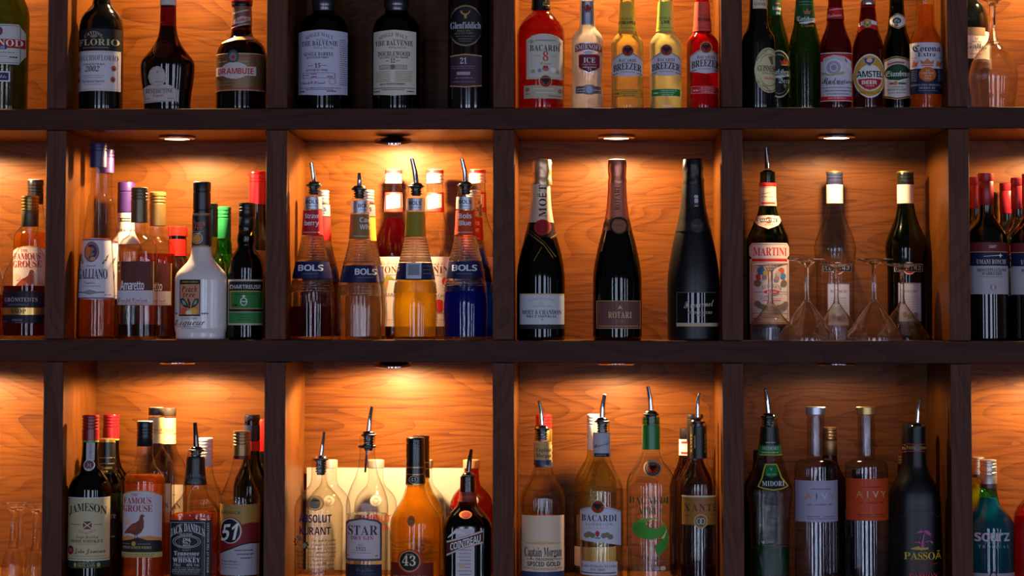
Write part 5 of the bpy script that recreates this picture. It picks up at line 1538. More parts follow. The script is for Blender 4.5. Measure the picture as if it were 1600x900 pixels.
b.lab(1170.5, 405, 1231.5, 507, (222, 202, 196)).pr(('R', 1174, 405.4, 1228, 409, (206, 34, 30)), ('B', 1173, 412, 1229, 505, 0.8, (140, 100, 60)), ('R', 1173, 489.4, 1229, 490.2, (140, 100, 60)),
     *[('E', x, y, r, r * 1.05, c) for x, y, r, c in ((1187, 424, 6, (60, 120, 170)), (1194, 427, 4, (206, 170, 60)), (1184, 433, 5, (190, 60, 56)), (1218, 424, 5, (200, 90, 80)), (1221, 432, 4.4, (70, 130, 180)), (1213, 428, 4, (190, 170, 150)), (1182, 443, 5.4, (120, 104, 80)), (1222, 443, 5, (120, 104, 80)), (1192, 434, 4, (150, 130, 120)), (1211, 436, 4, (150, 130, 120)))],
     ('R', 1186.6, 430, 1188.4, 436, WH), ('T', 1203, 448, 'MARTINI', 6, 30, 's', (150, 130, 110), {'arc': 4}), ('E', 1203, 456.6, 12.4, 3.2, (196, 44, 40)), ('T', 1203, 456.6, 'ROSSO', 2.8, 14, 's', WH), ('F', 1178, 1190, 456.6, GREY), ('F', 1216, 1228, 456.6, GREY), ('F', 1186, 1220, 463, (170, 140, 130)), ('F', 1186, 1220, 466.4, (170, 140, 130)), ('R', 1190, 469, 1216, 470.6, (206, 80, 70)),
     *[('E', 1203 + 22 * math.sin(a), 470 + 12 * math.cos(a * 0.9), 4.6, 4.6, (124, 108, 88)) for a in (-1.3, -0.95, -0.6, -0.25, 0.1, 0.45, 0.8, 1.2)], ('F', 1176, 1182, 498, GREY, 2), ('F', 1190, 1216, 496, (206, 120, 90), 1.6), ('F', 1220, 1227, 498, GREY, 2))
b.pour((1197.5, 230), (1199.5, 252), (1200, 264), 270, 11.5, (2.2, 4.2), mat=pbr('dark_chrome', (90, 90, 92), 0.15, 1.0), stop=284)

COCK = {'foot': [(404, 27), (404.6, 29.5), (406, 29), (409, 16), (413, 7)], 'stem': [(418, 4), (440, 3.6), (462, 3.8), (469, 5)],
        'bowl': [(468, 4.6), (474, 8), (490, 20), (510, 34), (528, 44.6)]}


def cocktail(label, cx, Y, s_):
    yy = lambda y: 532 - (532 - y) * s_
    pf = {k: [(yy(y), hw * (s_ if k != 'bowl' else s_)) for y, hw in v] for k, v in COCK.items()}
    glassware('cocktail_glass', label, 2, cx, Y, pf, GLASS, 'upturned cocktail glasses', wall=1.1, cat='cocktail glass')


cocktail('upturned cocktail glass in front, left of the clear vermouth bottle', 1261, 0.052, 1.0)
cocktail('upturned cocktail glass in front, right of the clear vermouth bottle', 1366, 0.052, 1.0)
cocktail('upturned cocktail glass before the red-lettered vermouth label', 1204, 0.136, 0.94)
cocktail('upturned cocktail glass directly before the clear vermouth bottle', 1307, 0.136, 0.94)
cocktail('upturned cocktail glass before the green dry vermouth bottle', 1410, 0.136, 0.94)


# ------------------------------------------------------------------ red wines at the right end
def red_wine(label, cx, Y, top):
    b = Bottle('wine_bottle', label, 2, 1541.5, Y, [(320, 11.4), (334, 11.8), (341, 14.5), (350, 21), (360, 27.6), (370, 31.4), (381, 33), (528, 33)], at=(cx, top, 271, 1 - (Y - 0.09) / 4.2), group='red wine bottles with the same label')
    b.body(BLACKG)
    b.lathe([(271, 11.6), (272, 12.4), (283, 12.4), (284, 11.9), (285, 12.4), (320, 12.2), (321, 11.6)], pbr('red_capsule', (140, 26, 34), 0.35, 0.25), 'capsule')
    b.lab(1509.5, 379.5, 1573.5, 460, (176, 172, 178)).pr(('R', 1509.5, 379.5, 1573.5, 394, (110, 34, 42)), ('R', 1509.5, 394, 1573.5, 395, (206, 170, 110)), ('R', 1509.5, 395, 1573.5, 416, (28, 28, 70)), ('T', 1546, 386.5, '2007', 4, 12, 's', (206, 190, 190)), ('T', 1545, 409.6, 'UMANI RONCHI', 6.8, 46, 's', (206, 200, 190)), ('S', [(1532, 401), (1558, 399)], [(1532, 401.8), (1558, 400.2)], (206, 200, 190)), ('G', [(1558, 396.5), (1559.3, 399), (1562, 400), (1559.3, 401), (1558, 404), (1556.7, 401), (1554, 400), (1556.7, 399)], (226, 220, 210)),
         ('T', 1545, 422.5, 'MONTEPULCIANO', 4.8, 45, 's', (60, 54, 62)), ('T', 1545, 428, "D'ABRUZZO", 4.6, 30, 's', (60, 54, 62)), ('F', 1528, 1562, 433, GREY, 0.9), ('E', 1546, 449.5, 5, 4.6, (140, 130, 124)), ('R', 1544.6, 446, 1547.4, 453, (206, 196, 180)))
    return b


red_wine('red wine bottle with maroon, navy and white label next to the divider', 1541.5, 0.09, 271)
red_wine('red wine bottle cut by the right edge, front', 1610.5, 0.10, 272)
red_wine('red wine bottle behind, its capsule half hidden by the divider', 1526, 0.172, 277)
red_wine('red wine bottle behind, brightly lit capsule between the front two', 1575, 0.242, 286)
red_wine('red wine bottle behind, capsule touching the right front bottle', 1593, 0.172, 278)

# ================================================================== bottom row
FLUTE = {'foot': [(785, 16), (785.8, 17), (787.5, 16.6), (791, 11), (796, 6)], 'stem': [(802, 4.2), (825, 3.8), (845, 4.6), (856, 7)],
         'bowl': [(855, 6.6), (862, 10.4), (875, 14.2), (890, 16), (899, 16.2)]}


def flute(label, cx, Y, dy, s_=1.0):
    pf = {k: [(y + dy, hw * s_) for y, hw in v] for k, v in FLUTE.items()}
    glassware('champagne_flute', label, 3, cx, Y, pf, GLASS, 'upturned champagne flutes', wall=1.0, cat='champagne flute')


flute('upturned champagne flute in front, left of its neighbour in the corner', 19, 0.075, 0)
flute('upturned champagne flute in front, next to the left divider', 54.5, 0.075, 3)
flute('upturned champagne flute behind the left front one', 31, 0.155, -1, 0.97)
flute('upturned champagne flute behind, half hidden by the left divider', 66, 0.155, 1, 0.97)
flute('upturned champagne flute cut by the left edge', -18, 0.075, 0)


def irish(label, Y, at=None):
    b = Bottle('whiskey_bottle', label, 3, 140.5, Y, [(688, 12.4), (705, 13), (722, 14.6), (735, 18), (743, 24), (752, 29.4), (765, 33), (895, 33)], at=at)
    b.body(thin_glass('dark_bottle_green', (46, 74, 34), 0.6)).liquid(742, LQ('irish_whiskey', (60, 44, 20), 0.5, body=0.4, brgb=(6, 8, 3)))
    b.cap(648, 688.5, 13.2, plastic((132, 22, 30), 0.25), grooves=(654, 659, 664, 669)).lathe([(688, 13.2), (690.4, 13.2)], plastic((90, 150, 60)), 'cap_ring')
    b.lastlabel = b.root
    b.lay = 2
    b.lab(136.5, 691, 149, 719, (190, 186, 190), 'neck_strip').pr(('T', 143, 704, 'JAMESON', 3.6, 24, 's', (70, 66, 74), {'vert': 1}), ('E', 141.5, 726, 8.6, 9, (200, 194, 196)), ('E', 141.5, 726, 7.2, 7.6, (110, 60, 80)), ('T', 141.5, 726, 'JJ', 5, 6, 's', (206, 190, 190)))
    b.lab(108.5, 775, 173, 873.5, (196, 182, 142)).pr(('R', 108.5, 775, 173, 776.6, (206, 206, 210)), ('R', 108.5, 872, 173, 873.5, (206, 206, 210)), ('T', 141.5, 792, 'JAMESON', 12, 57, 's', (26, 34, 40), {'arc': 7, 'gap': 0.05}),
         ('R', 137, 812, 150, 824, (110, 44, 48)), ('S', [(137, 812), (143.5, 817), (150, 812)], [(137, 814), (143.5, 819.4), (150, 814)], (206, 190, 160)), ('S', [(137, 822), (143.5, 817), (150, 822)], [(137, 824), (143.5, 819), (150, 824)], (206, 190, 160)), ('G', [(139, 812), (141, 804), (143.5, 800), (146, 804), (148, 812)], (190, 180, 160)), ('S', [(130, 825), (143, 829), (156, 824)], [(130, 828), (143, 832), (156, 827)], (190, 150, 120)),
         ('F', 118, 133, 817, BRN), ('F', 153, 165, 817, BRN), ('T', 143, 836, 'Triple Distilled', 5, 33, 'c', (120, 100, 80)), ('T', 142, 842.6, 'IRISH WHISKEY', 4.4, 48, 's', (110, 80, 60)), ('F', 126, 158, 847, (150, 130, 100), 0.8), ('E', 117, 857, 5.4, 7, (120, 34, 44)), ('T', 117, 857, 'JJ', 4, 5, 's', (190, 140, 140)), ('T', 146, 857.5, 'John Jameson', 7, 44, 'c', (130, 70, 60)), ('F', 120, 168, 866, (150, 130, 100), 0.8), ('R', 109, 870, 173, 870.6, (150, 100, 70)))
    b.lab(108.5, 874.5, 173, 884, (30, 50, 36), 'foot_label').pr(('T', 142, 876.8, 'PRODUCT OF', 2.6, 26, 's', (190, 170, 110)), ('T', 142, 880.6, 'IRELAND', 3.6, 26, 's', (190, 170, 110)), ('R', 118, 883.6, 163, 884.4, (60, 130, 70)), ('E', 125, 879.5, 2.4, 3.6, (180, 150, 90)), ('E', 160, 879.5, 2.4, 3.6, (180, 150, 90)))
    return b


irish('green whiskey bottle with red cap and cream arched-letter label, in front', 0.04)
irish('second red-capped green whiskey bottle, in the back row', 0.205, at=(172.5, 647, 648, 0.96))
b = Bottle('whiskey_bottle', 'dark green whiskey bottle with gold cap rim and black label, between the red caps', 3, 166, 0.123,
           [(686, 12), (720, 12.6), (735, 15), (745, 20), (755, 25), (765, 27), (895, 27)], n=2.4, rnd=(740, 765))
b.body(thin_glass('deep_bottle_green', (70, 100, 46), 0.5)).liquid(800, LQ('dew_whiskey', (60, 50, 20), body=0.3, brgb=(8, 8, 3)))
b.lathe([(685, 11.6), (686, 12.8), (690.4, 12.8), (691, 12)], GOLDF, 'cap_rim')
b.sleeve(692, 740, pbr('black_neck', (22, 26, 26), 0.25), 'neck_label').pr(('T', 166, 729.5, 'Tullamore', 5, 20, 's', (196, 160, 90)), ('T', 166, 735, 'Dew', 5, 10, 's', (196, 160, 90)), ('R', 154, 714, 178, 715, (190, 150, 80)), ('R', 154, 723, 178, 724, (190, 150, 80)))
b.lab(143, 778, 186, 868, (22, 24, 24), top=[(143, 790), (148, 780), (158, 775), (174, 775), (182, 780), (186, 790)], bot=[(143, 860), (150, 868), (180, 868), (186, 860)]).pr(('T', 166, 803, 'Tullamore', 9, 38, 's', (214, 206, 180)), ('F', 150, 184, 836, (190, 180, 150), 2.4))
bird_whisky('whisky bottle with game bird label and black cap, in front', 3, 0.05)


def oak_malt(label, cx, Y, dy):
    b = Bottle('whisky_bottle', label, 3, cx, Y, [(648, 11), (692, 11.6), (701, 13), (712, 19.6), (722, 25.6), (735, 28.6), (750, 29.2), (895, 29)], at=(cx, 636 + dy, 636, 1.0))
    b.body(CLEAR).liquid(816, LQ('pale_malt', (225, 150, 80), body=0.15))
    b.cap(636, 648.5, 11.8, plastic((52, 42, 36), 0.4), 'stopper')
    b.sleeve(652, 676, paper((226, 190, 130)), 'neck_label').pr(('T', cx, 671, 'MACALLAN', 3.6, 20, 's', (90, 60, 40)))
    b.sleeve(677, 692, paper((236, 206, 150)), 'neck_band')
    b.lab(cx - 27, 753, cx + 27, 816, (226, 204, 172)).pr(('B', cx - 27, 753, cx + 27, 816, 1.2, (110, 84, 60)), ('T', cx, 788, 'MACALLAN', 8, 46, 's', (110, 80, 60)), ('F', cx - 16, cx + 16, 770, BRN))
    return b


oak_malt('tall whisky bottle with cream neck papers, left of the pair behind', 243, 0.128, 0)
oak_malt('tall whisky bottle with cream neck papers, right of the pair behind', 262, 0.206, 1)

# square whiskey with black label
b = Bottle('whiskey_bottle', 'square whiskey bottle with black label and black neck, pour spout', 3, 305, 0.055,
           [(704, 12.2), (712, 12.6), (716, 13.4), (735, 14.4), (757, 17), (765, 18), (775, 22), (784, 29.4), (794, 35), (803, 36.4), (895, 36)], n=5.0, dr=0.98, rnd=(765, 800))
b.body(thin_glass('square_clear_glass', (248, 244, 238), 0.5, bump=0.15, bscale=160)).liquid(803, LQ('tennessee_whiskey', (248, 186, 112), 0.65, body=0.18, brgb=(170, 80, 22)))
b.sleeve(714, 757, pbr('black_neck_seal', (20, 18, 20), 0.35), 'neck_seal').pr(('T', 306, 743, "JACK DANIEL'S", 4.8, 28, 's', (130, 126, 128), {'arc': 5}), ('T', 306, 748, 'Tennessee', 3.4, 18, 'c', (130, 126, 128)), ('T', 306, 752.6, 'WHISKEY', 3.6, 21, 's', (140, 136, 138)))
b.lab(269.5, 810, 335.5, 899, (20, 19, 22)).pr(('B', 272, 813, 326, 898, 0.8, (170, 168, 172)), ('T', 299, 824, "JACK DANIEL'S", 11, 53, 's', (214, 212, 216), {'arc': 9, 'gap': 0.03, 'grow': 0.15}), ('T', 297, 831.4, 'OLD TIME', 3.2, 20, 's', (190, 188, 190)), ('O', 298, 843, 22, 10.4, 1.2, (170, 168, 172)), ('O', 298, 843, 18.5, 8.2, 0.8, (190, 188, 190)), ('T', 298, 839.6, 'Old', 4.6, 11, 's', WH), ('T', 298, 844.4, 'No.7', 4.6, 13, 's', WH), ('T', 298, 848.6, 'BRAND', 2.2, 11, 's', WH),
     ('T', 298, 856, 'QUALITY', 2.2, 13, 'n', (180, 178, 180)), ('T', 298, 861, 'Tennessee', 6.4, 39, 's', (222, 220, 222)), ('T', 298, 866.4, 'SOUR MASH', 2.4, 28, 's', (180, 178, 180)), ('T', 298, 871.6, 'WHISKEY', 6.8, 42, 's', (228, 226, 228)), ('T', 283, 879, '70cl', 4.4, 11, 'n', (206, 204, 206)), ('T', 308, 879, '40% Vol.', 4.4, 20, 'n', (206, 204, 206)), ('T', 298, 886.6, 'JACK DANIEL DISTILLERY', 2.8, 44, 's', (190, 188, 190)), ('F', 280, 316, 883.4, (150, 148, 150), 0.8), ('F', 276, 320, 890, (170, 168, 170), 1.2), ('F', 278, 318, 893, (150, 148, 150), 0.9), ('T', 330.6, 852, 'BOTTLED AT THE DISTILLERY', 2.8, 78, 's', (200, 198, 200), {'vert': 1}))
b.pour((304, 660), (305, 682), (306, 698), 702, 12.2, (3.0, 4.6), stop=716, mat=pbr('dark_chrome', (90, 90, 92), 0.15, 1.0))
# white cap behind
b = plain('whiskey bottle with ridged white cap behind the square bottle', 3, 320, 0.165, [(728, 11.2), (742, 13), (755, 18), (768, 24), (782, 27), (895, 27)], CLEAR, (684, 729, 11.8), plastic((222, 214, 212), 0.35), (690, 695, 700, 705, 710), 800, LQ('bourbon', (230, 140, 60), body=0.15), name='whiskey_bottle')
# cachaca
b = Bottle('cachaca_bottle', 'clear cane-spirit bottle with gold and maroon label and bronze cap', 3, 375.5, 0.06,
           [(717, 12.4), (733, 14.6), (748, 19.6), (762, 25.4), (774, 30), (785, 31), (895, 30.6)])
b.body(CLEAR).liquid(782, CLEARLQ)
b.cap(673, 712, 13.8, pbr('bronze_cap', (140, 104, 64), 0.3, 0.55), grooves=(678, 683, 688, 693), cx=377).lathe([(712, 13.8), (717, 13.4)], plastic((96, 18, 24)), 'cap_band', cx=377)
b.lab(345, 786, 405.6, 896, (166, 128, 62)).pr(('T', 364, 798.6, 'CACHA\u00c7A', 4.6, 32, 'b', (80, 56, 40)), ('S', [(345, 838), (360, 828), (380, 818), (394, 814), (405.6, 815)], [(345, 866), (362, 858), (382, 848), (405.6, 845)], (122, 30, 34)), ('S', [(345, 864), (362, 857), (382, 849), (394, 846.4), (405.6, 847)], [(345, 896), (405.6, 896)], (172, 168, 176)), ('S', [(345, 862), (362, 855), (382, 847), (394, 844.4), (405.6, 845)], [(345, 864), (362, 857), (382, 849), (394, 846.6), (405.6, 847.4)], (36, 26, 30)),
     ('E', 365, 827, 19, 21, (150, 40, 40)), ('E', 364.6, 827, 17.4, 19.6, (206, 200, 196)), ('E', 364, 827, 15.8, 18.4, (26, 24, 30)), ('T', 363, 829, '51', 25, 24, 'b', (226, 224, 226), {'shear': 0.22, 'slope': -0.12}), ('T', 362.5, 873.4, 'Pirassununga', 4.4, 26, 'c', (150, 40, 46)), ('F', 350, 378, 879, GREY), ('F', 350, 376, 884, (150, 140, 150), 1.6), ('F', 372, 398, 857, DK, 1.4), ('F', 376, 399, 863, DK, 1.4), ('F', 381, 397, 869, DK, 1.4))
# blue-necked and red bottles behind
b = plain('dark bottle with navy neck band and black stopper behind the cane spirit', 3, 393, 0.165, [(656, 11.4), (705, 12), (722, 14), (736, 20), (750, 26), (765, 28), (895, 28)], thin_glass('dim_green_glass', (70, 84, 44), 0.5), (648, 657, 12.2), plastic((24, 26, 40)), (), 742, LQ('dark_brandy', (110, 40, 24), body=0.25), name='brandy_bottle')
b.sleeve(664, 688, plastic((26, 30, 66), 0.35), 'neck_band').sleeve(689, 704, paper((190, 50, 50)), 'neck_label')
plain('red-necked bottle squeezed against the divider at the back', 3, 413, 0.236, [(704, 12), (722, 15), (735, 21), (750, 26), (895, 26)], BLACKG, (655, 705, 12.4), plastic((190, 30, 28), 0.3), (), name='brandy_bottle')

# ------------------------------------------------------------------ vodka, gin and golden liqueur
v, f, n = box(P(478, 800, 0.262).x, P(727, 800, 0.262).x, 0, 0.004, 0, P(600, 731.5, 0.262).z - ZS[3], 0.0004)
cb = mesh_obj('card_sheet', v, f, pbr('white_card', (178, 168, 152), 0.6, 0, 0, 0.04), None, smooth=False, loc=(0, 0.268, ZS[3]))
tag(cb, 'plain white card leaning against the back panel behind the vodka bottles', 'card')


def vodka(label, Y, cx, col=None, caps=(190, 180, 168), txt=None, at=None, lvl=None, lq=None, glass=None):
    b = Bottle('vodka_bottle', label, 3, cx, Y, [(729, 11.4), (748, 12), (757, 14), (765, 21), (775, 29), (785, 32.6), (797, 33.6), (895, 33.2)])
    b.body(glass or CLEAR)
    if lq:
        b.liquid(lvl, lq)
    b.cap(718, 731.5, 13.2, pbr('silver_cap', caps, 0.35, 0.6), 'cap')
    b.pr(('E', cx + 3, 780, 9.6, 9, (176, 168, 158)), ('O', cx + 3, 780, 9.6, 9, 1, (120, 114, 108)), ('E', cx + 3, 781, 4.4, 5.4, (140, 132, 122)), name='medallion')
    if txt:
        b.pr(('T', cx, 808, 'ABSOLUT', 11, 50, 'b', txt), ('F', cx - 22, cx + 22, 823, txt, 5), name='printed_name')
    return b


vodka('clear vodka bottle with silver cap directly behind the purple-lettered one', 0.215, 514)
vodka('vodka bottle with orange lettering behind the gin bottle', 0.215, 587, txt=(226, 80, 30))
vodka('silver-capped vodka bottle behind the golden liqueur', 0.215, 663, lvl=788, lq=CLEARLQ)
vodka('red vodka bottle with tan cap behind the orange liqueur', 0.215, 736.5, glass=thin_glass('ruby_glass', (215, 60, 36), 0.4), caps=(200, 170, 140))
b = Bottle('vodka_bottle', 'clear vodka bottle with purple lettering printed on the glass, pour spout', 3, 498, 0.055,
           [(718, 12), (736, 11.6), (748, 12), (757, 14), (765, 21), (775, 30), (785, 35.6), (796, 37.8), (895, 37.4)])
b.body(thin_glass('frosty_clear_glass', (246, 240, 230), 0.6))
VI = (50, 28, 82)
b.pr(('E', 496, 783.5, 14, 11.6, thin_glass('glass_seal', (200, 190, 176), 0.3)), ('O', 496, 783.5, 14, 11.6, 1, (120, 104, 90)), ('E', 496, 784, 8.4, 8.4, (140, 126, 112)), ('T', 496, 807.4, 'ABSOLUT', 12, 50, 'b', VI), ('T', 496, 826.4, 'KURANT', 12, 48, 'b', VI),
     *[('T', x, y, t, 4.4, w_, 'c', (60, 46, 40)) for x, y, t, w_ in ((509, 840.5, 'This superb vodka', 36), (509, 847, 'flavored with black', 36), (505, 853, 'currants was distilled', 44), (496, 859, 'the rich fields of southern Sweden', 62), (496, 865.4, 'The distilling and flavoring of vodka', 60), (496, 871.4, 'is an age-old Swedish tradition', 55), (496, 877.6, 'dating back more than 400 years.', 58), (495, 884, 'Vodka has been sold under the name', 60), (493, 890, 'Absolut since 1879.', 42))],
     ('O', 474, 845, 6, 5, 0.8, (60, 50, 44)), ('G', [(466, 836), (473, 834), (478, 840), (472, 844)], (130, 116, 90)), ('G', [(474, 850), (482, 844), (486, 850), (480, 854)], (140, 126, 96)), *[('E', x, y, 1.7, 1.7, (44, 34, 44)) for x, y in ((465, 841), (464, 845), (466, 849), (484, 845), (486, 848), (484, 852))], ('F', 468, 516, 899, (90, 60, 50), 4), name='printed_text')
b.pour((506, 675), (503, 695), (501, 711), 716, 12, (2.6, 4.2), stop=742)

b = Bottle('gin_bottle', 'clear dry gin bottle with grey-framed label and tall pour spout', 3, 573.5, 0.055,
           [(681, 12), (697, 12), (702, 11.6), (722, 13.6), (742, 17.6), (758, 24.6), (773, 30), (788, 33), (895, 32.8)])
b.body(CLEAR).lathe([(695.6, 12.4), (696.4, 14), (699, 14), (699.8, 12.4)], RUBBER, 'rubber_ring')
b.liquid(802, CLEARLQ)
GR = (76, 78, 88)
fr = [(541.5, 816), (546, 811), (552, 809.4), (569.5, 806), (587, 809.4), (593.6, 811), (598.5, 816)]
b.lab(541.5, 806, 598.5, 873.5, GR, top=fr).pr(('S', [(544.4, 818), (548, 813.6), (553, 812), (569.5, 809), (586.4, 812), (592, 813.6), (595.6, 818)], [(544.4, 870), (595.6, 870)], (206, 192, 194)), ('T', 569.5, 826, 'STAR', 14.4, 46, 's', (56, 60, 72), {'gap': 0.1}), ('T', 568.5, 837.6, 'DRY GIN', 5.6, 35, 's', (170, 40, 44)), ('T', 567, 848.6, 'SINCE', 2.2, 8, 'n', GREY), ('T', 567, 854.8, '1933', 6, 15, 's', (90, 84, 90)), ('F', 552, 583, 861, GREY, 0.8), ('F', 544.6, 550, 865.6, GREY, 1.8), ('F', 589, 594, 865.6, GREY, 1.8))
b.lab(541.5, 879, 598.5, 899, (28, 32, 54), 'lower_label').pr(('T', 573, 887, 'Dry Gin', 5, 26, 'c', (96, 100, 130)), ('F', 548, 592, 893.4, (70, 76, 104), 0.8))
b.pour((580.5, 635), (577, 656), (575.5, 673), 678, 12, (2.8, 4.4), stop=704)
v, f = tube([(-0.001, 0, b.z(704)), (-0.002, 0, b.z(722)), (-0.0035, 0, b.z(738))], [0.0018] * 3, 8)
mesh_obj('air_tube', v, f, RUBBER, b.root)


def gold43(label, Y, at=None):
    b = Bottle('liqueur_bottle', label, 3, 649, Y, [(684, 13.8), (757, 14.8), (768, 17), (780, 21.4), (790, 27), (800, 33.4), (813, 38.6), (824, 39.6), (895, 39)], at=at)
    b.body(CLEAR).liquid(758, LQ('golden_liqueur', (255, 228, 130), 0.45, body=0.25, brgb=(240, 160, 24)))
    b.cap(683, 724, 14.6, pbr('black_gloss_cap', (24, 18, 18), 0.15), 'capsule', grooves=(692,))
    b.sleeve(724, 757, pbr('black_neck_gloss', (30, 20, 18), 0.2), 'neck_label').pr(('R', 634, 729, 664, 730.4, GOLDF), ('R', 634, 740, 664, 741.2, GOLDF), ('R', 634, 755, 664, 757, GOLDF), ('E', 647, 748.6, 7, 6, (196, 190, 180)), ('E', 647, 748.6, 6, 5, (30, 26, 26)), ('T', 647, 748.6, '43', 5.4, 8, 's', (220, 214, 206)))
    b.lastlabel = b.root
    b.pr(('E', 645.5, 811, 6, 8, (160, 100, 44)), ('E', 645.5, 811, 3.6, 4.6, (170, 60, 40)), name='crest')
    b.lab(613, 876, 679, 899, (120, 30, 24), top=[(613, 876), (624, 876), (632, 884), (643, 888), (654, 884), (662, 876), (679, 876)]).pr(('E', 643, 873, 18.6, 18.6, (196, 50, 30)), ('E', 643, 873, 16.4, 16.4, (206, 160, 96)), ('E', 643, 873, 15, 15, (34, 26, 26)), ('T', 642, 872.6, '43', 15, 21, 's', (228, 214, 186)), ('F', 637, 649, 862.5, (190, 160, 110), 1.4), ('T', 643, 897.6, 'CUARENTA Y TRES', 4, 50, 's', (226, 176, 120)))
    return b


gold43('golden liqueur bottle with glossy black neck and round number badge, in front', 0.052)
gold43('second black-necked golden liqueur bottle, just behind', 0.138, at=(657.5, 680, 683, 0.9))

b = Bottle('liqueur_bottle', 'square brown orange-liqueur bottle with slanted red banner label', 3, 730.5, 0.055,
           [(745, 11.6), (768, 12.4), (780, 13.6), (790, 17), (799, 25), (808, 32.4), (817, 36.4), (828, 37.6), (895, 37.2)], n=4.5, dr=0.95, rnd=(785, 822))
b.body(thin_glass('cola_brown_glass', (120, 52, 24), 0.5)).liquid(800, LQ('orange_liqueur', (110, 44, 24), 0.5, body=0.35, brgb=(24, 8, 4)))
b.sleeve(768, 783, paper((120, 44, 34)), 'neck_label').pr(('R', 720, 774, 742, 778, (170, 60, 46)))
b.lastlabel = b.root
b.pr(('E', 729, 802, 10, 6, (206, 120, 60)), ('E', 729, 802, 7, 4, (176, 50, 34)), name='neck_seal')
b.lab(714, 823, 743, 899, (206, 196, 202), 'paper_strip').pr(('S', [(702, 836), (714, 824), (728, 829)], [(702, 838), (714, 830), (728, 832)], (226, 214, 216)), *[('F', 718 + (i % 2) * 2, 739 - (i % 3), 856 + 5.4 * i, (110, 100, 120), 1.1) for i in range(8)], ('E', 724, 880, 5, 4, (206, 180, 130)))
bt_, bb_ = [(700, 842), (728, 834.5), (756, 825)], [(700, 866), (728, 853), (756, 846)]
b.lab(700, 825, 756, 866, (196, 140, 110), 'banner_label', top=bt_, bot=bb_).pr(('S', [(x, y + 1.6) for x, y in bt_], [(x, y - 1.6) for x, y in bb_], (226, 216, 210)), ('S', [(x, y + 3) for x, y in bt_], [(x, y - 3) for x, y in bb_], (74, 26, 26)), ('T', 729, 844.5, 'COINTREAU', 11, 47, 'b', (226, 222, 224), {'slope': -0.3, 'gap': 0.04}))
b.pour((736.5, 702), (733.5, 720), (732, 737), 742, 11.6, (2.4, 4.2), stop=760, mat=pbr('dark_chrome', (90, 90, 92), 0.15, 1.0))


# ------------------------------------------------------------------ rums
def spiced(label, Y, at=None, spout=True):
    b = Bottle('rum_bottle', label, 3, 848, Y, [(672, 12), (688, 12.6), (726, 13.4), (737, 16), (749, 21.6), (760, 28), (771, 33.6), (781, 35), (895, 34.6)], at=at)
    b.body(CLEAR).liquid(806, LQ('spiced_rum', (236, 150, 80), body=0.2, brgb=(170, 76, 24)))
    b.sleeve(690, 718, paper((196, 158, 100)), 'neck_label').pr(('R', 834, 690, 862, 692, (206, 170, 90)), ('T', 850, 702, 'Captain', 6, 22, 's', (70, 50, 34)), ('T', 850, 711, 'Morgan', 6, 22, 's', (70, 50, 34)))
    b.sleeve(718.4, 726, plastic((40, 50, 80), 0.4), 'neck_band')
    b.lab(816, 803, 881, 890, (228, 200, 170)).pr(('S', [(822, 845), (848, 843), (876, 845)], [(822, 847), (848, 848), (876, 847)], (214, 170, 120)), ('T', 849, 859.4, 'Captain Morgan', 14, 57, 's', (44, 40, 54), {'gap': 0.02}), ('T', 852, 870.6, 'ORIGINAL', 4, 28, 'b', (70, 60, 60)), ('R', 824, 870.4, 836, 871.2, DK), ('R', 868, 870.4, 878, 871.2, DK), ('T', 850, 878, 'SPICED GOLD', 7, 50, 'b', (54, 44, 44)), ('F', 820, 878, 884.6, GREY, 0.9), ('F', 834, 870, 887, GREY, 0.9))
    b.lab(816, 890.5, 881, 899, (46, 60, 100), 'foot_label')
    if spout:
        b.pour((842, 627), (845.5, 646), (847, 664), 669, 12, (2.8, 4.4), stop=688)
    else:
        b.cap(640, 690, 13.2, plastic((206, 30, 28), 0.25), grooves=(646, 651, 656))
        b.lathe([(664, 13.2), (665, 13.8), (688, 13.8), (690, 13.4)], GOLDF, 'cap_skirt')
    return b


spiced('spiced gold rum bottle with cream label and pour spout, leftmost rum', 0.05)
spiced('red-capped spiced rum bottle directly behind the leftmost rum', 0.19, at=(849.5, 647, 640, 0.96), spout=False)
b = Bottle('rum_bottle', 'white rum bottle with lavender label, bat medallion and grey neck', 3, 940, 0.05,
           [(660, 12), (676, 12.6), (713, 13), (725, 17), (738, 23), (750, 28.6), (761, 32.6), (770, 33.8), (895, 33.4)])
b.body(thin_glass('pale_green_clear_glass', (240, 244, 226), 0.6)).liquid(763, CLEARLQ)
b.sleeve(676, 713, paper((186, 184, 198)), 'neck_label').pr(('T', 940, 694, 'Bacardi', 5, 24, 'c', (60, 56, 64), {'slope': -0.3}), ('R', 926.4, 707.6, 953.6, 713, (34, 32, 38)), ('F', 932, 948, 710.4, (170, 168, 176)))
tp = [(906.6, 795), (914, 791.6), (924, 789.6), (944, 789.6), (958, 792), (969.6, 797)]
b.lab(906.6, 789, 969.6, 846, (208, 206, 222), top=tp, bot=[(906.6, 842), (920, 843.6), (944, 844.6), (960, 848), (969.6, 850)]).pr(('S', [(x, y + 1.2) for x, y in tp], [(x, y + 1.9) for x, y in tp], (110, 100, 120)), ('T', 936, 807, 'BACARDI', 9.6, 54, 's', (44, 36, 44), {'gap': 0.14}), ('T', 936, 816.6, 'SUPERIOR', 3.8, 41, 'n', (110, 104, 118), {'gap': 0.4}), ('F', 920, 950, 822.6, (214, 140, 140), 0.9), *[('E', x, y, 4.2, 4.2, (130, 120, 92)) for x, y in ((917, 834), (921, 832), (926, 834), (943, 834), (948, 833), (953, 836))], ('G', [(930, 829), (933.5, 826), (937, 829), (936, 834), (933.5, 836.6), (931, 834)], (170, 56, 50)), ('R', 930, 837, 938, 838.6, GREY))
b.lay = 4
b.bat(934, 789.6, 10.6)
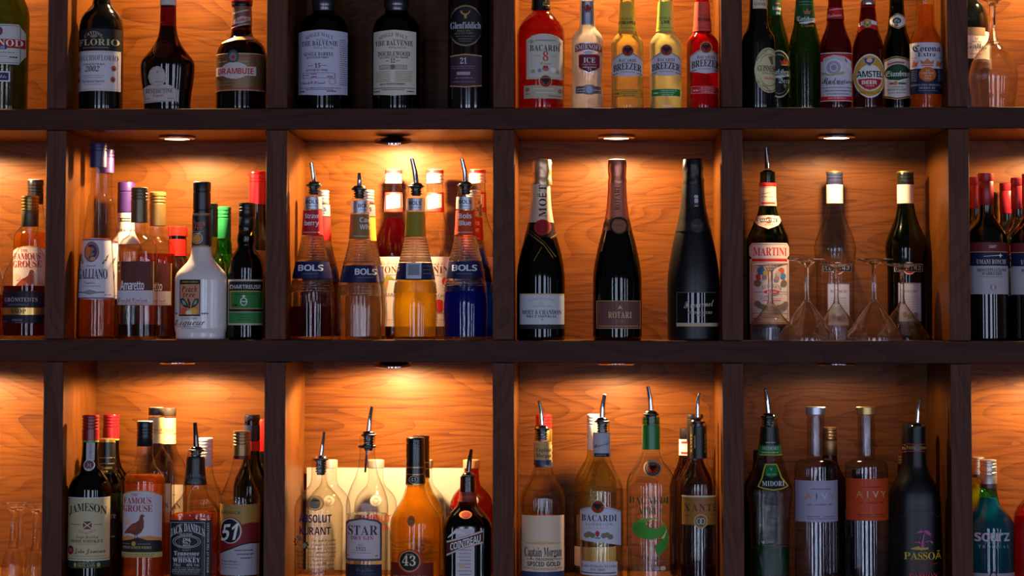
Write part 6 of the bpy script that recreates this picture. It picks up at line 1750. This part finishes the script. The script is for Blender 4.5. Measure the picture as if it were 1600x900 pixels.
b.lab(906.6, 874.5, 964, 896, (206, 202, 214), 'foot_label').pr(('T', 936, 881.6, 'CASA FUNDADA EN CUBA', 3.6, 54, 's', (60, 54, 60)), ('T', 934, 887, 'EN 1862', 3.6, 22, 's', (60, 54, 60)), ('R', 908, 891.4, 962, 892.8, (40, 36, 40)))
b.lastlabel = b.root
b.pour((945, 616), (941.5, 636), (941, 652), 657, 12, (2.8, 4.6), stop=676)
b = plain('tall pale green bottle with white cap behind the white rum', 3, 930, 0.185, [(702, 12), (714, 13.6), (726, 20), (738, 27), (750, 32), (765, 34), (895, 34)], thin_glass('tequila_green_glass', (226, 230, 190), 0.35), (647, 703, 12.8), plastic((226, 218, 210), 0.35), (653, 658, 663), 770, CLEARLQ, name='tequila_bottle')
b.pr(('T', 901.5, 778, 'T', 9, 7, 's', (50, 44, 30)), name='printed_letter').lab(898, 852, 962, 882, (226, 206, 170))

b = Bottle('rum_bottle', 'apple rum bottle with green neck and green peel printed on clear glass', 3, 1017.5, 0.052,
           [(650, 12.4), (664, 13), (702, 13.4), (711, 15.6), (721, 20.6), (731, 27.6), (741, 34), (751, 37.6), (762, 38.6), (895, 38)])
b.body(thin_glass('apple_clear_glass', (247, 249, 245), 0.65)).liquid(889, CLEARLQ)
b.sleeve(664, 702, plastic((22, 120, 52), 0.3), 'neck_foil').sleeve(652, 663, thin_glass('green_neck_glass', (110, 200, 120), 0.3), 'neck_ring')
b.lastlabel = b.root
b.lay = 0
GRN = (70, 150, 46)
b.pr(('E', 1019, 730, 14, 13, (176, 140, 110)), ('E', 1019, 730, 12, 11.2, (60, 50, 46)), name='medal_rim')
b.bat(1019, 730, 9.4, rim=(120, 100, 80))
pe = [(1014 + 25 * math.sin(math.radians(i * 10)), 823 - 16.6 * math.cos(math.radians(i * 10))) for i in range(37)]
pi_ = [(1021 + 13 * math.sin(math.radians(i * 10)), 815.4 - 7 * math.cos(math.radians(i * 10))) for i in range(37)]
peel = [('G', [pe[i], pe[i + 1], pi_[i + 1], pi_[i]], GRN if 9 < i < 30 else (96, 168, 60)) for i in range(36) if i != 34]
b.pr(('T', 1013.5, 779, 'BACARDI', 11, 60, 's', (30, 74, 44)), ('T', 1016, 795, 'APPLE', 10.6, 40, 's', (36, 80, 44)), *peel, ('G', [(1039, 822), (1041.6, 836), (1039, 852), (1026, 867), (1021, 850), (1031, 840)], (60, 140, 44)), ('G', [(1030, 838), (1036, 830), (1038, 824), (1039, 826), (1035, 838)], (214, 200, 150)), ('T', 1014, 872.6, 'APPLE FLAVOURED RUM', 3.4, 54, 'b', (90, 80, 70)), *[('E', x, 884, 4, 3.6, c) for x, c in ((994, (120, 90, 60)), (1002, (130, 100, 66)), (1024, (150, 150, 170)), (1033, (190, 180, 150)))], name='printed_peel')
b.pour((1012.5, 604), (1016.5, 625), (1017.5, 641), 646, 12, (2.8, 4.4), stop=664)

b = Bottle('liqueur_bottle', 'pear liqueur bottle with tan label, black neck and pour spout, rightmost in its row', 3, 1091.5, 0.055,
           [(661, 12), (716, 13.2), (724, 15.4), (734, 20.6), (745, 26), (755, 29), (766, 29.6), (895, 29.2)])
b.body(CLEAR).liquid(884, LQ('pear_cognac', (130, 44, 24), body=0.3, brgb=(60, 14, 6)))
b.sleeve(666, 716, pbr('black_leather_neck', (22, 19, 18), 0.4), 'neck_sleeve').pr(('F', 1085, 1087, 690, GOLD, 20), ('T', 1101, 692, 'XANTE', 2, 30, 's', GOLD, {'vert': 1}), ('T', 1081, 692, 'XANTE', 2, 30, 's', GOLD, {'vert': 1}))
b.lab(1065, 774, 1119, 818, (156, 102, 40)).pr(('R', 1065, 772.4, 1119, 775, (214, 200, 170)), ('T', 1093.5, 791, 'XANT\u00c9', 11, 50, 's', (64, 54, 46), {'gap': 0.3}), ('E', 1093.5, 812, 10.4, 11, (150, 110, 60)), ('O', 1093.5, 812, 10.4, 11, 1.2, (206, 170, 110)), ('E', 1093.5, 812, 7, 7.6, (90, 78, 70)), ('O', 1091, 812, 4, 5, 1, (206, 196, 180)), ('O', 1096, 812, 4, 5, 1, (206, 196, 180)), ('F', 1068, 1080, 803.4, (96, 66, 34)), ('F', 1108, 1117, 802, (96, 66, 34)))
b.pour((1094, 614), (1090.5, 632), (1090.5, 652), 658, 12, (2.6, 4.4), stop=672)
plain('black-capped bottle directly behind the pear liqueur', 3, 1086.5, 0.138, [(690, 12), (720, 13), (735, 20), (750, 26), (765, 28), (895, 28)], thin_glass('dim_brown_glass', (150, 90, 50), 0.5), (647, 691, 13), plastic((26, 22, 22), 0.3), (654,), 780, LQ('brown_spirit', (150, 80, 40), body=0.2), name='liqueur_bottle')
b = plain('bottle with red and white neck label in the back corner of the rum compartment', 3, 1073, 0.222, [(684, 11), (712, 11.4), (724, 14), (738, 20), (752, 25), (765, 27), (895, 27)], thin_glass('dim_brown_glass', (150, 90, 50), 0.5), (669, 685, 11.2), plastic((30, 26, 26), 0.3), (), name='liqueur_bottle')
b.sleeve(686, 711, paper((226, 206, 196)), 'neck_label').pr(('R', 1062, 689, 1084, 692.6, (200, 40, 40)), ('R', 1062, 705.6, 1084, 709, (200, 40, 40)))

# ------------------------------------------------------------------ melon liqueur, flavoured vodkas, passion fruit liqueur
b = Bottle('liqueur_bottle', 'dimpled melon liqueur bottle, bottom third green, with pour spout', 3, 1203, 0.055,
           [(653, 11.6), (667, 13), (690, 15.6), (711, 18.6), (730, 24), (745, 29), (758, 33.6), (766, 35.6), (774, 35), (790, 32), (810, 31), (850, 30), (895, 30)], n=2.6, rnd=(740, 790))
b.body(thin_glass('dimpled_glass', (226, 222, 218), 0.4, bump=0.9, bscale=190, ior=1.6)).liquid(854, real_glass('melon_liqueur', (30, 110, 60), 1.34, 0.4, bump=0.5, bscale=190, body=0.4, brgb=(14, 120, 50)))
b.sleeve(667, 695, pbr('black_neck_foil', (22, 26, 24), 0.3), 'neck_foil').pr(('F', 1196, 1210, 690.6, (190, 190, 190), 1.2))
b.sleeve(695, 711, plastic((30, 110, 60), 0.35), 'neck_band').pr(('T', 1203, 699.5, 'MIDORI', 5, 24, 's', (190, 200, 190)), ('F', 1190, 1216, 706, (206, 200, 120), 1.6), ('R', 1184, 709.4, 1222, 710.6, (190, 180, 90)))
tp = [(1182, 758), (1188, 746), (1192, 730), (1194.6, 723.6), (1212, 723.6), (1215, 730), (1220, 744), (1230, 757)]
bt = [(1182, 759), (1192, 762), (1206, 764), (1220, 762), (1230, 758)]
b.lab(1182, 723, 1230, 764, (186, 176, 60), top=tp, bot=bt).pr(('S', [(1184.4, 757.4), (1190, 746), (1194, 731), (1196, 725.4), (1211, 725.4), (1213.4, 731), (1218, 745), (1227.6, 757)], [(1184.4, 757.8), (1193, 760.4), (1206, 762.2), (1219, 760.4), (1227.6, 757.4)], (20, 24, 22)), ('S', [(1194, 733), (1196.4, 726), (1210.6, 726), (1213, 733)], [(1194, 741), (1203, 745), (1213, 741)], (26, 110, 60)), ('T', 1203.5, 732, 'V', 4, 5, 's', (170, 210, 180)), ('T', 1203.5, 739.6, 'MELON', 2.8, 14, 's', (150, 190, 160)), ('T', 1206, 753.4, 'MIDORI', 7.4, 34, 's', (216, 216, 220)))
b.pour((1196, 608), (1199.5, 625), (1201.5, 645), 650, 12.4, (2.8, 4.6), stop=667)
plain('dark bottle in the shadow behind the melon liqueur', 3, 1188, 0.205, [(718, 10.4), (735, 13), (750, 22), (765, 28), (895, 28)], BLACKG, (703, 719, 10.6), plastic((18, 16, 18)), (), name='liqueur_bottle')


def cyl_vodka(label, cx, capm, col, x0, y0, y1, letters, inkc):
    b = Bottle('vodka_bottle', label, 3, cx, 0.055, [(648, 13), (660, 13.4), (712, 13.4), (716, 14.4), (718, 24), (721, 30), (727, 33), (735, 33.6), (895, 33.4)])
    b.body(thin_glass('thick_clear_glass', (236, 236, 242), 0.55, ior=1.6))
    b.lathe([(635.6, 14), (636.4, 15.6), (647, 15.6), (648, 14)], capm, 'cap')
    b.lathe([(652, 9), (653, 9.6), (710, 9.6), (712, 9)], thin_glass('thick_clear_glass', (242, 242, 246), 0.35, ior=1.6), 'inner_neck')
    b.lab(cx - 32.8, y0, cx + 32.8, y1, col).pr(*[('T', cx + 4 + 12.4 * (i - 1.5), y0 + 24, t, 10, 9.6 if t != 'I' else 1.6, 'n', c) for i, (t, c) in enumerate(zip('AIVY', letters))], ('F', cx - 11, cx + 19, y0 + 13, inkc, 1.3), ('T', cx + 4, y0 + 36.6, 'pear  strawberry  mint', 3, 38, 'n', inkc), ('F', cx - 16, cx + 4, y0 + 55.6, inkc, 1.2), ('F', cx + 10, cx + 26, y0 + 55.6, inkc, 1.2), ('F', cx - 16, cx + 26, y0 + 59, inkc, 0.9))
    return b


cyl_vodka('cylindrical vodka bottle with silver cap and lavender label', 1275, pbr('satin_silver', (190, 188, 200), 0.35, 0.8), (166, 160, 184), 1242, 749, 813, ((196, 120, 60), (70, 84, 110), (200, 200, 216), (150, 146, 150)), (90, 86, 110))
cyl_vodka('cylindrical vodka bottle with gold cap and orange label', 1354, pbr('satin_gold', (196, 160, 96), 0.35, 0.8), (196, 66, 20), 1321, 746, 811, ((196, 150, 80), (190, 180, 150), (200, 190, 170), (190, 160, 110)), (110, 40, 16))
b = plain('bottle with ribbed bronze cap between the two vodkas, at the back', 3, 1297, 0.158, [(710, 11), (725, 13), (740, 20), (755, 26), (770, 28), (895, 28)], thin_glass('dim_brown_glass', (150, 90, 50), 0.5), (667, 688, 11.4), pbr('bronze_metal', (150, 110, 70), 0.3, 0.7), (673, 678, 683), name='liqueur_bottle')
b.lathe([(688, 11.2), (689, 11.6), (710, 11.6), (711, 11)], foil((150, 116, 80), 0.4), 'neck_foil')
plain('low dark-capped bottle behind the orange-labelled vodka', 3, 1341, 0.208, [(746, 10), (760, 14), (775, 24), (790, 28), (895, 28)], BLACKG, (733, 747, 10.4), plastic((24, 22, 22)), (), name='liqueur_bottle')


def passion(label, cx, Y, spout, at=None):
    b = Bottle('liqueur_bottle', label, 3, 1432, Y, [(668, 14.6), (705, 15.6), (728, 17), (742, 22), (756, 30), (770, 35.6), (786, 37.4), (895, 37)], n=2.5, dr=0.85, rnd=(725, 770), at=at)
    b.body(BLACKM)
    b.sleeve(693, 705, pbr('black_band', (20, 17, 20), 0.35), 'neck_band').pr(('R', 1417, 692.6, 1447, 694, (170, 40, 44)), ('R', 1417, 704, 1447, 705.4, (170, 40, 44)), ('T', 1424, 699, 'PASSO\u00c3', 4.6, 13, 's', (190, 150, 60)), ('T', 1441, 699, 'PASSO\u00c3', 4.6, 13, 's', (190, 150, 60)))
    b.lastlabel = b.root
    PK = (186, 78, 140)
    fr = []
    for c, ys, L in (((1438, 830), 0, 13), ((1428.5, 845), 0, 6), ((1446, 844), 0, 7)):
        for a in (-2.7, -2.1, -1.3, -0.75, -0.2, 0.3):
            dx, dy_ = math.cos(a) * L, math.sin(a) * L * 0.62 + L * 0.3
            fr.append(('G', [(c[0], c[1] - L * 0.12), (c[0] + dx * 0.55, c[1] + dy_ * 0.35 - L * 0.3), (c[0] + dx, c[1] + dy_), (c[0] + dx * 0.5, c[1] + dy_ * 0.4)], PK))
    b.pr(('S', [(1404, 806), (1412, 799), (1424, 795), (1440, 795), (1454, 799), (1462, 806)], [(1404, 807), (1412, 800), (1424, 796), (1440, 796), (1454, 800), (1462, 807)], (60, 56, 66)), *fr, ('G', [(1438, 831), (1439.4, 831), (1438, 842), (1438.6, 854), (1433, 854), (1435, 842)], PK), ('S', [(1419, 854), (1430, 850), (1434, 853), (1445, 852)], [(1419, 855), (1430, 856), (1434, 856.6), (1445, 855)], (196, 156, 50)), ('T', 1437, 865.4, 'PASSO\u00c3', 11, 56, 's', (206, 166, 50), {'gap': 0.04}), ('T', 1437, 876.8, 'The Passion Drink', 4.4, 42, 'c', (170, 40, 50)), ('R', 1426, 883.4, 1444, 884.2, (150, 40, 50)), ('F', 1422, 1452, 889, (150, 40, 50)), ('T', 1437, 895.4, 'PASSION', 6.4, 42, 's', (196, 50, 60)), name='printed_palm')
    if spout:
        b.pour((1439, 623), (1436, 642), (1434.5, 660), 666, 13, (3, 4.6), stop=682)
    else:
        b.cap(658, 692, 15, pbr('black_cap', (22, 18, 18), 0.3))
    return b


passion('black passion fruit liqueur bottle with pink palm print and pour spout', 1432, 0.055, True)
passion('second black passion fruit liqueur bottle, behind and to the left', 1432, 0.15, False, at=(1424.5, 668, 665, 0.95))
plain('red bottle with bronze cap in the back corner behind the black bottles', 3, 1414, 0.238, [(724, 10.4), (745, 12), (760, 20), (775, 26), (895, 26)], thin_glass('ruby_glass_dark', (170, 40, 30), 0.5), (712, 725, 10.8), pbr('bronze_metal', (150, 110, 70), 0.3, 0.7), (717, 721), 735, LQ('red_spirit', (150, 20, 18), body=0.3), name='liqueur_bottle')


# ------------------------------------------------------------------ sour liqueurs at the right end
def sour(label, Y, glass, lq, at=None, word='TROPICAL'):
    b = Bottle('liqueur_bottle', label, 3, 1545, Y, [(762, 12.6), (778, 15), (789, 18.4), (797, 25), (805, 32.4), (815, 38), (826, 40), (895, 39.6)], at=at)
    b.body(glass).liquid(778, lq)
    b.cap(718, 742, 13.4, foil((190, 176, 164), 0.35), grooves=(723, 728, 737))
    b.lathe([(742, 13), (743, 13.4), (755.6, 13.6), (756, 13.2)], foil((160, 156, 160), 0.4), 'neck_foil')
    b.lathe([(756, 13.4), (762, 13.6), (762.6, 12.8)], plastic((50, 34, 34)), 'neck_band')
    b.lastlabel = b.root
    b.pr(('T', 1545, 834, 'sourz', 17, 54, 'b', (176, 178, 190), {'gap': 0.05}), ('F', 1532, 1556, 844.6, (90, 150, 170)), *([('T', 1547, 850.6, word, 4.6, 48, 's', (120, 170, 180), {'gap': 0.5})] if word else []), name='printed_name')
    b.lab(1508, 892, 1582, 899, (150, 146, 156), 'foot_band', label=None).pr(('O', 1545, 897, 6, 8, 2, (30, 30, 40)))
    return b


sour('teal blue sour liqueur bottle with silver lettering by the right divider', 0.10, thin_glass('teal_glass', (120, 205, 215), 0.4), LQ('blue_sour', (70, 170, 200), 0.4, body=0.6, brgb=(20, 160, 185)))
sour('yellow-green sour liqueur bottle mostly hidden behind the teal one', 0.215, thin_glass('lime_glass', (225, 225, 120), 0.4), LQ('lime_sour', (220, 220, 70), 0.5, body=0.4, brgb=(170, 180, 30)), at=(1529, 714, 718, 0.72), word=None)
plain('red-shouldered amber bottle cut by the right edge', 3, 1619, 0.10, [(760, 12), (775, 14), (785, 22), (797, 31), (810, 35), (895, 35)], thin_glass('orange_red_glass', (235, 120, 60), 0.4), (700, 761, 13), plastic((190, 30, 24)), (), 806, LQ('orange_sour', (235, 130, 50), body=0.3, brgb=(190, 80, 14)), name='liqueur_bottle')
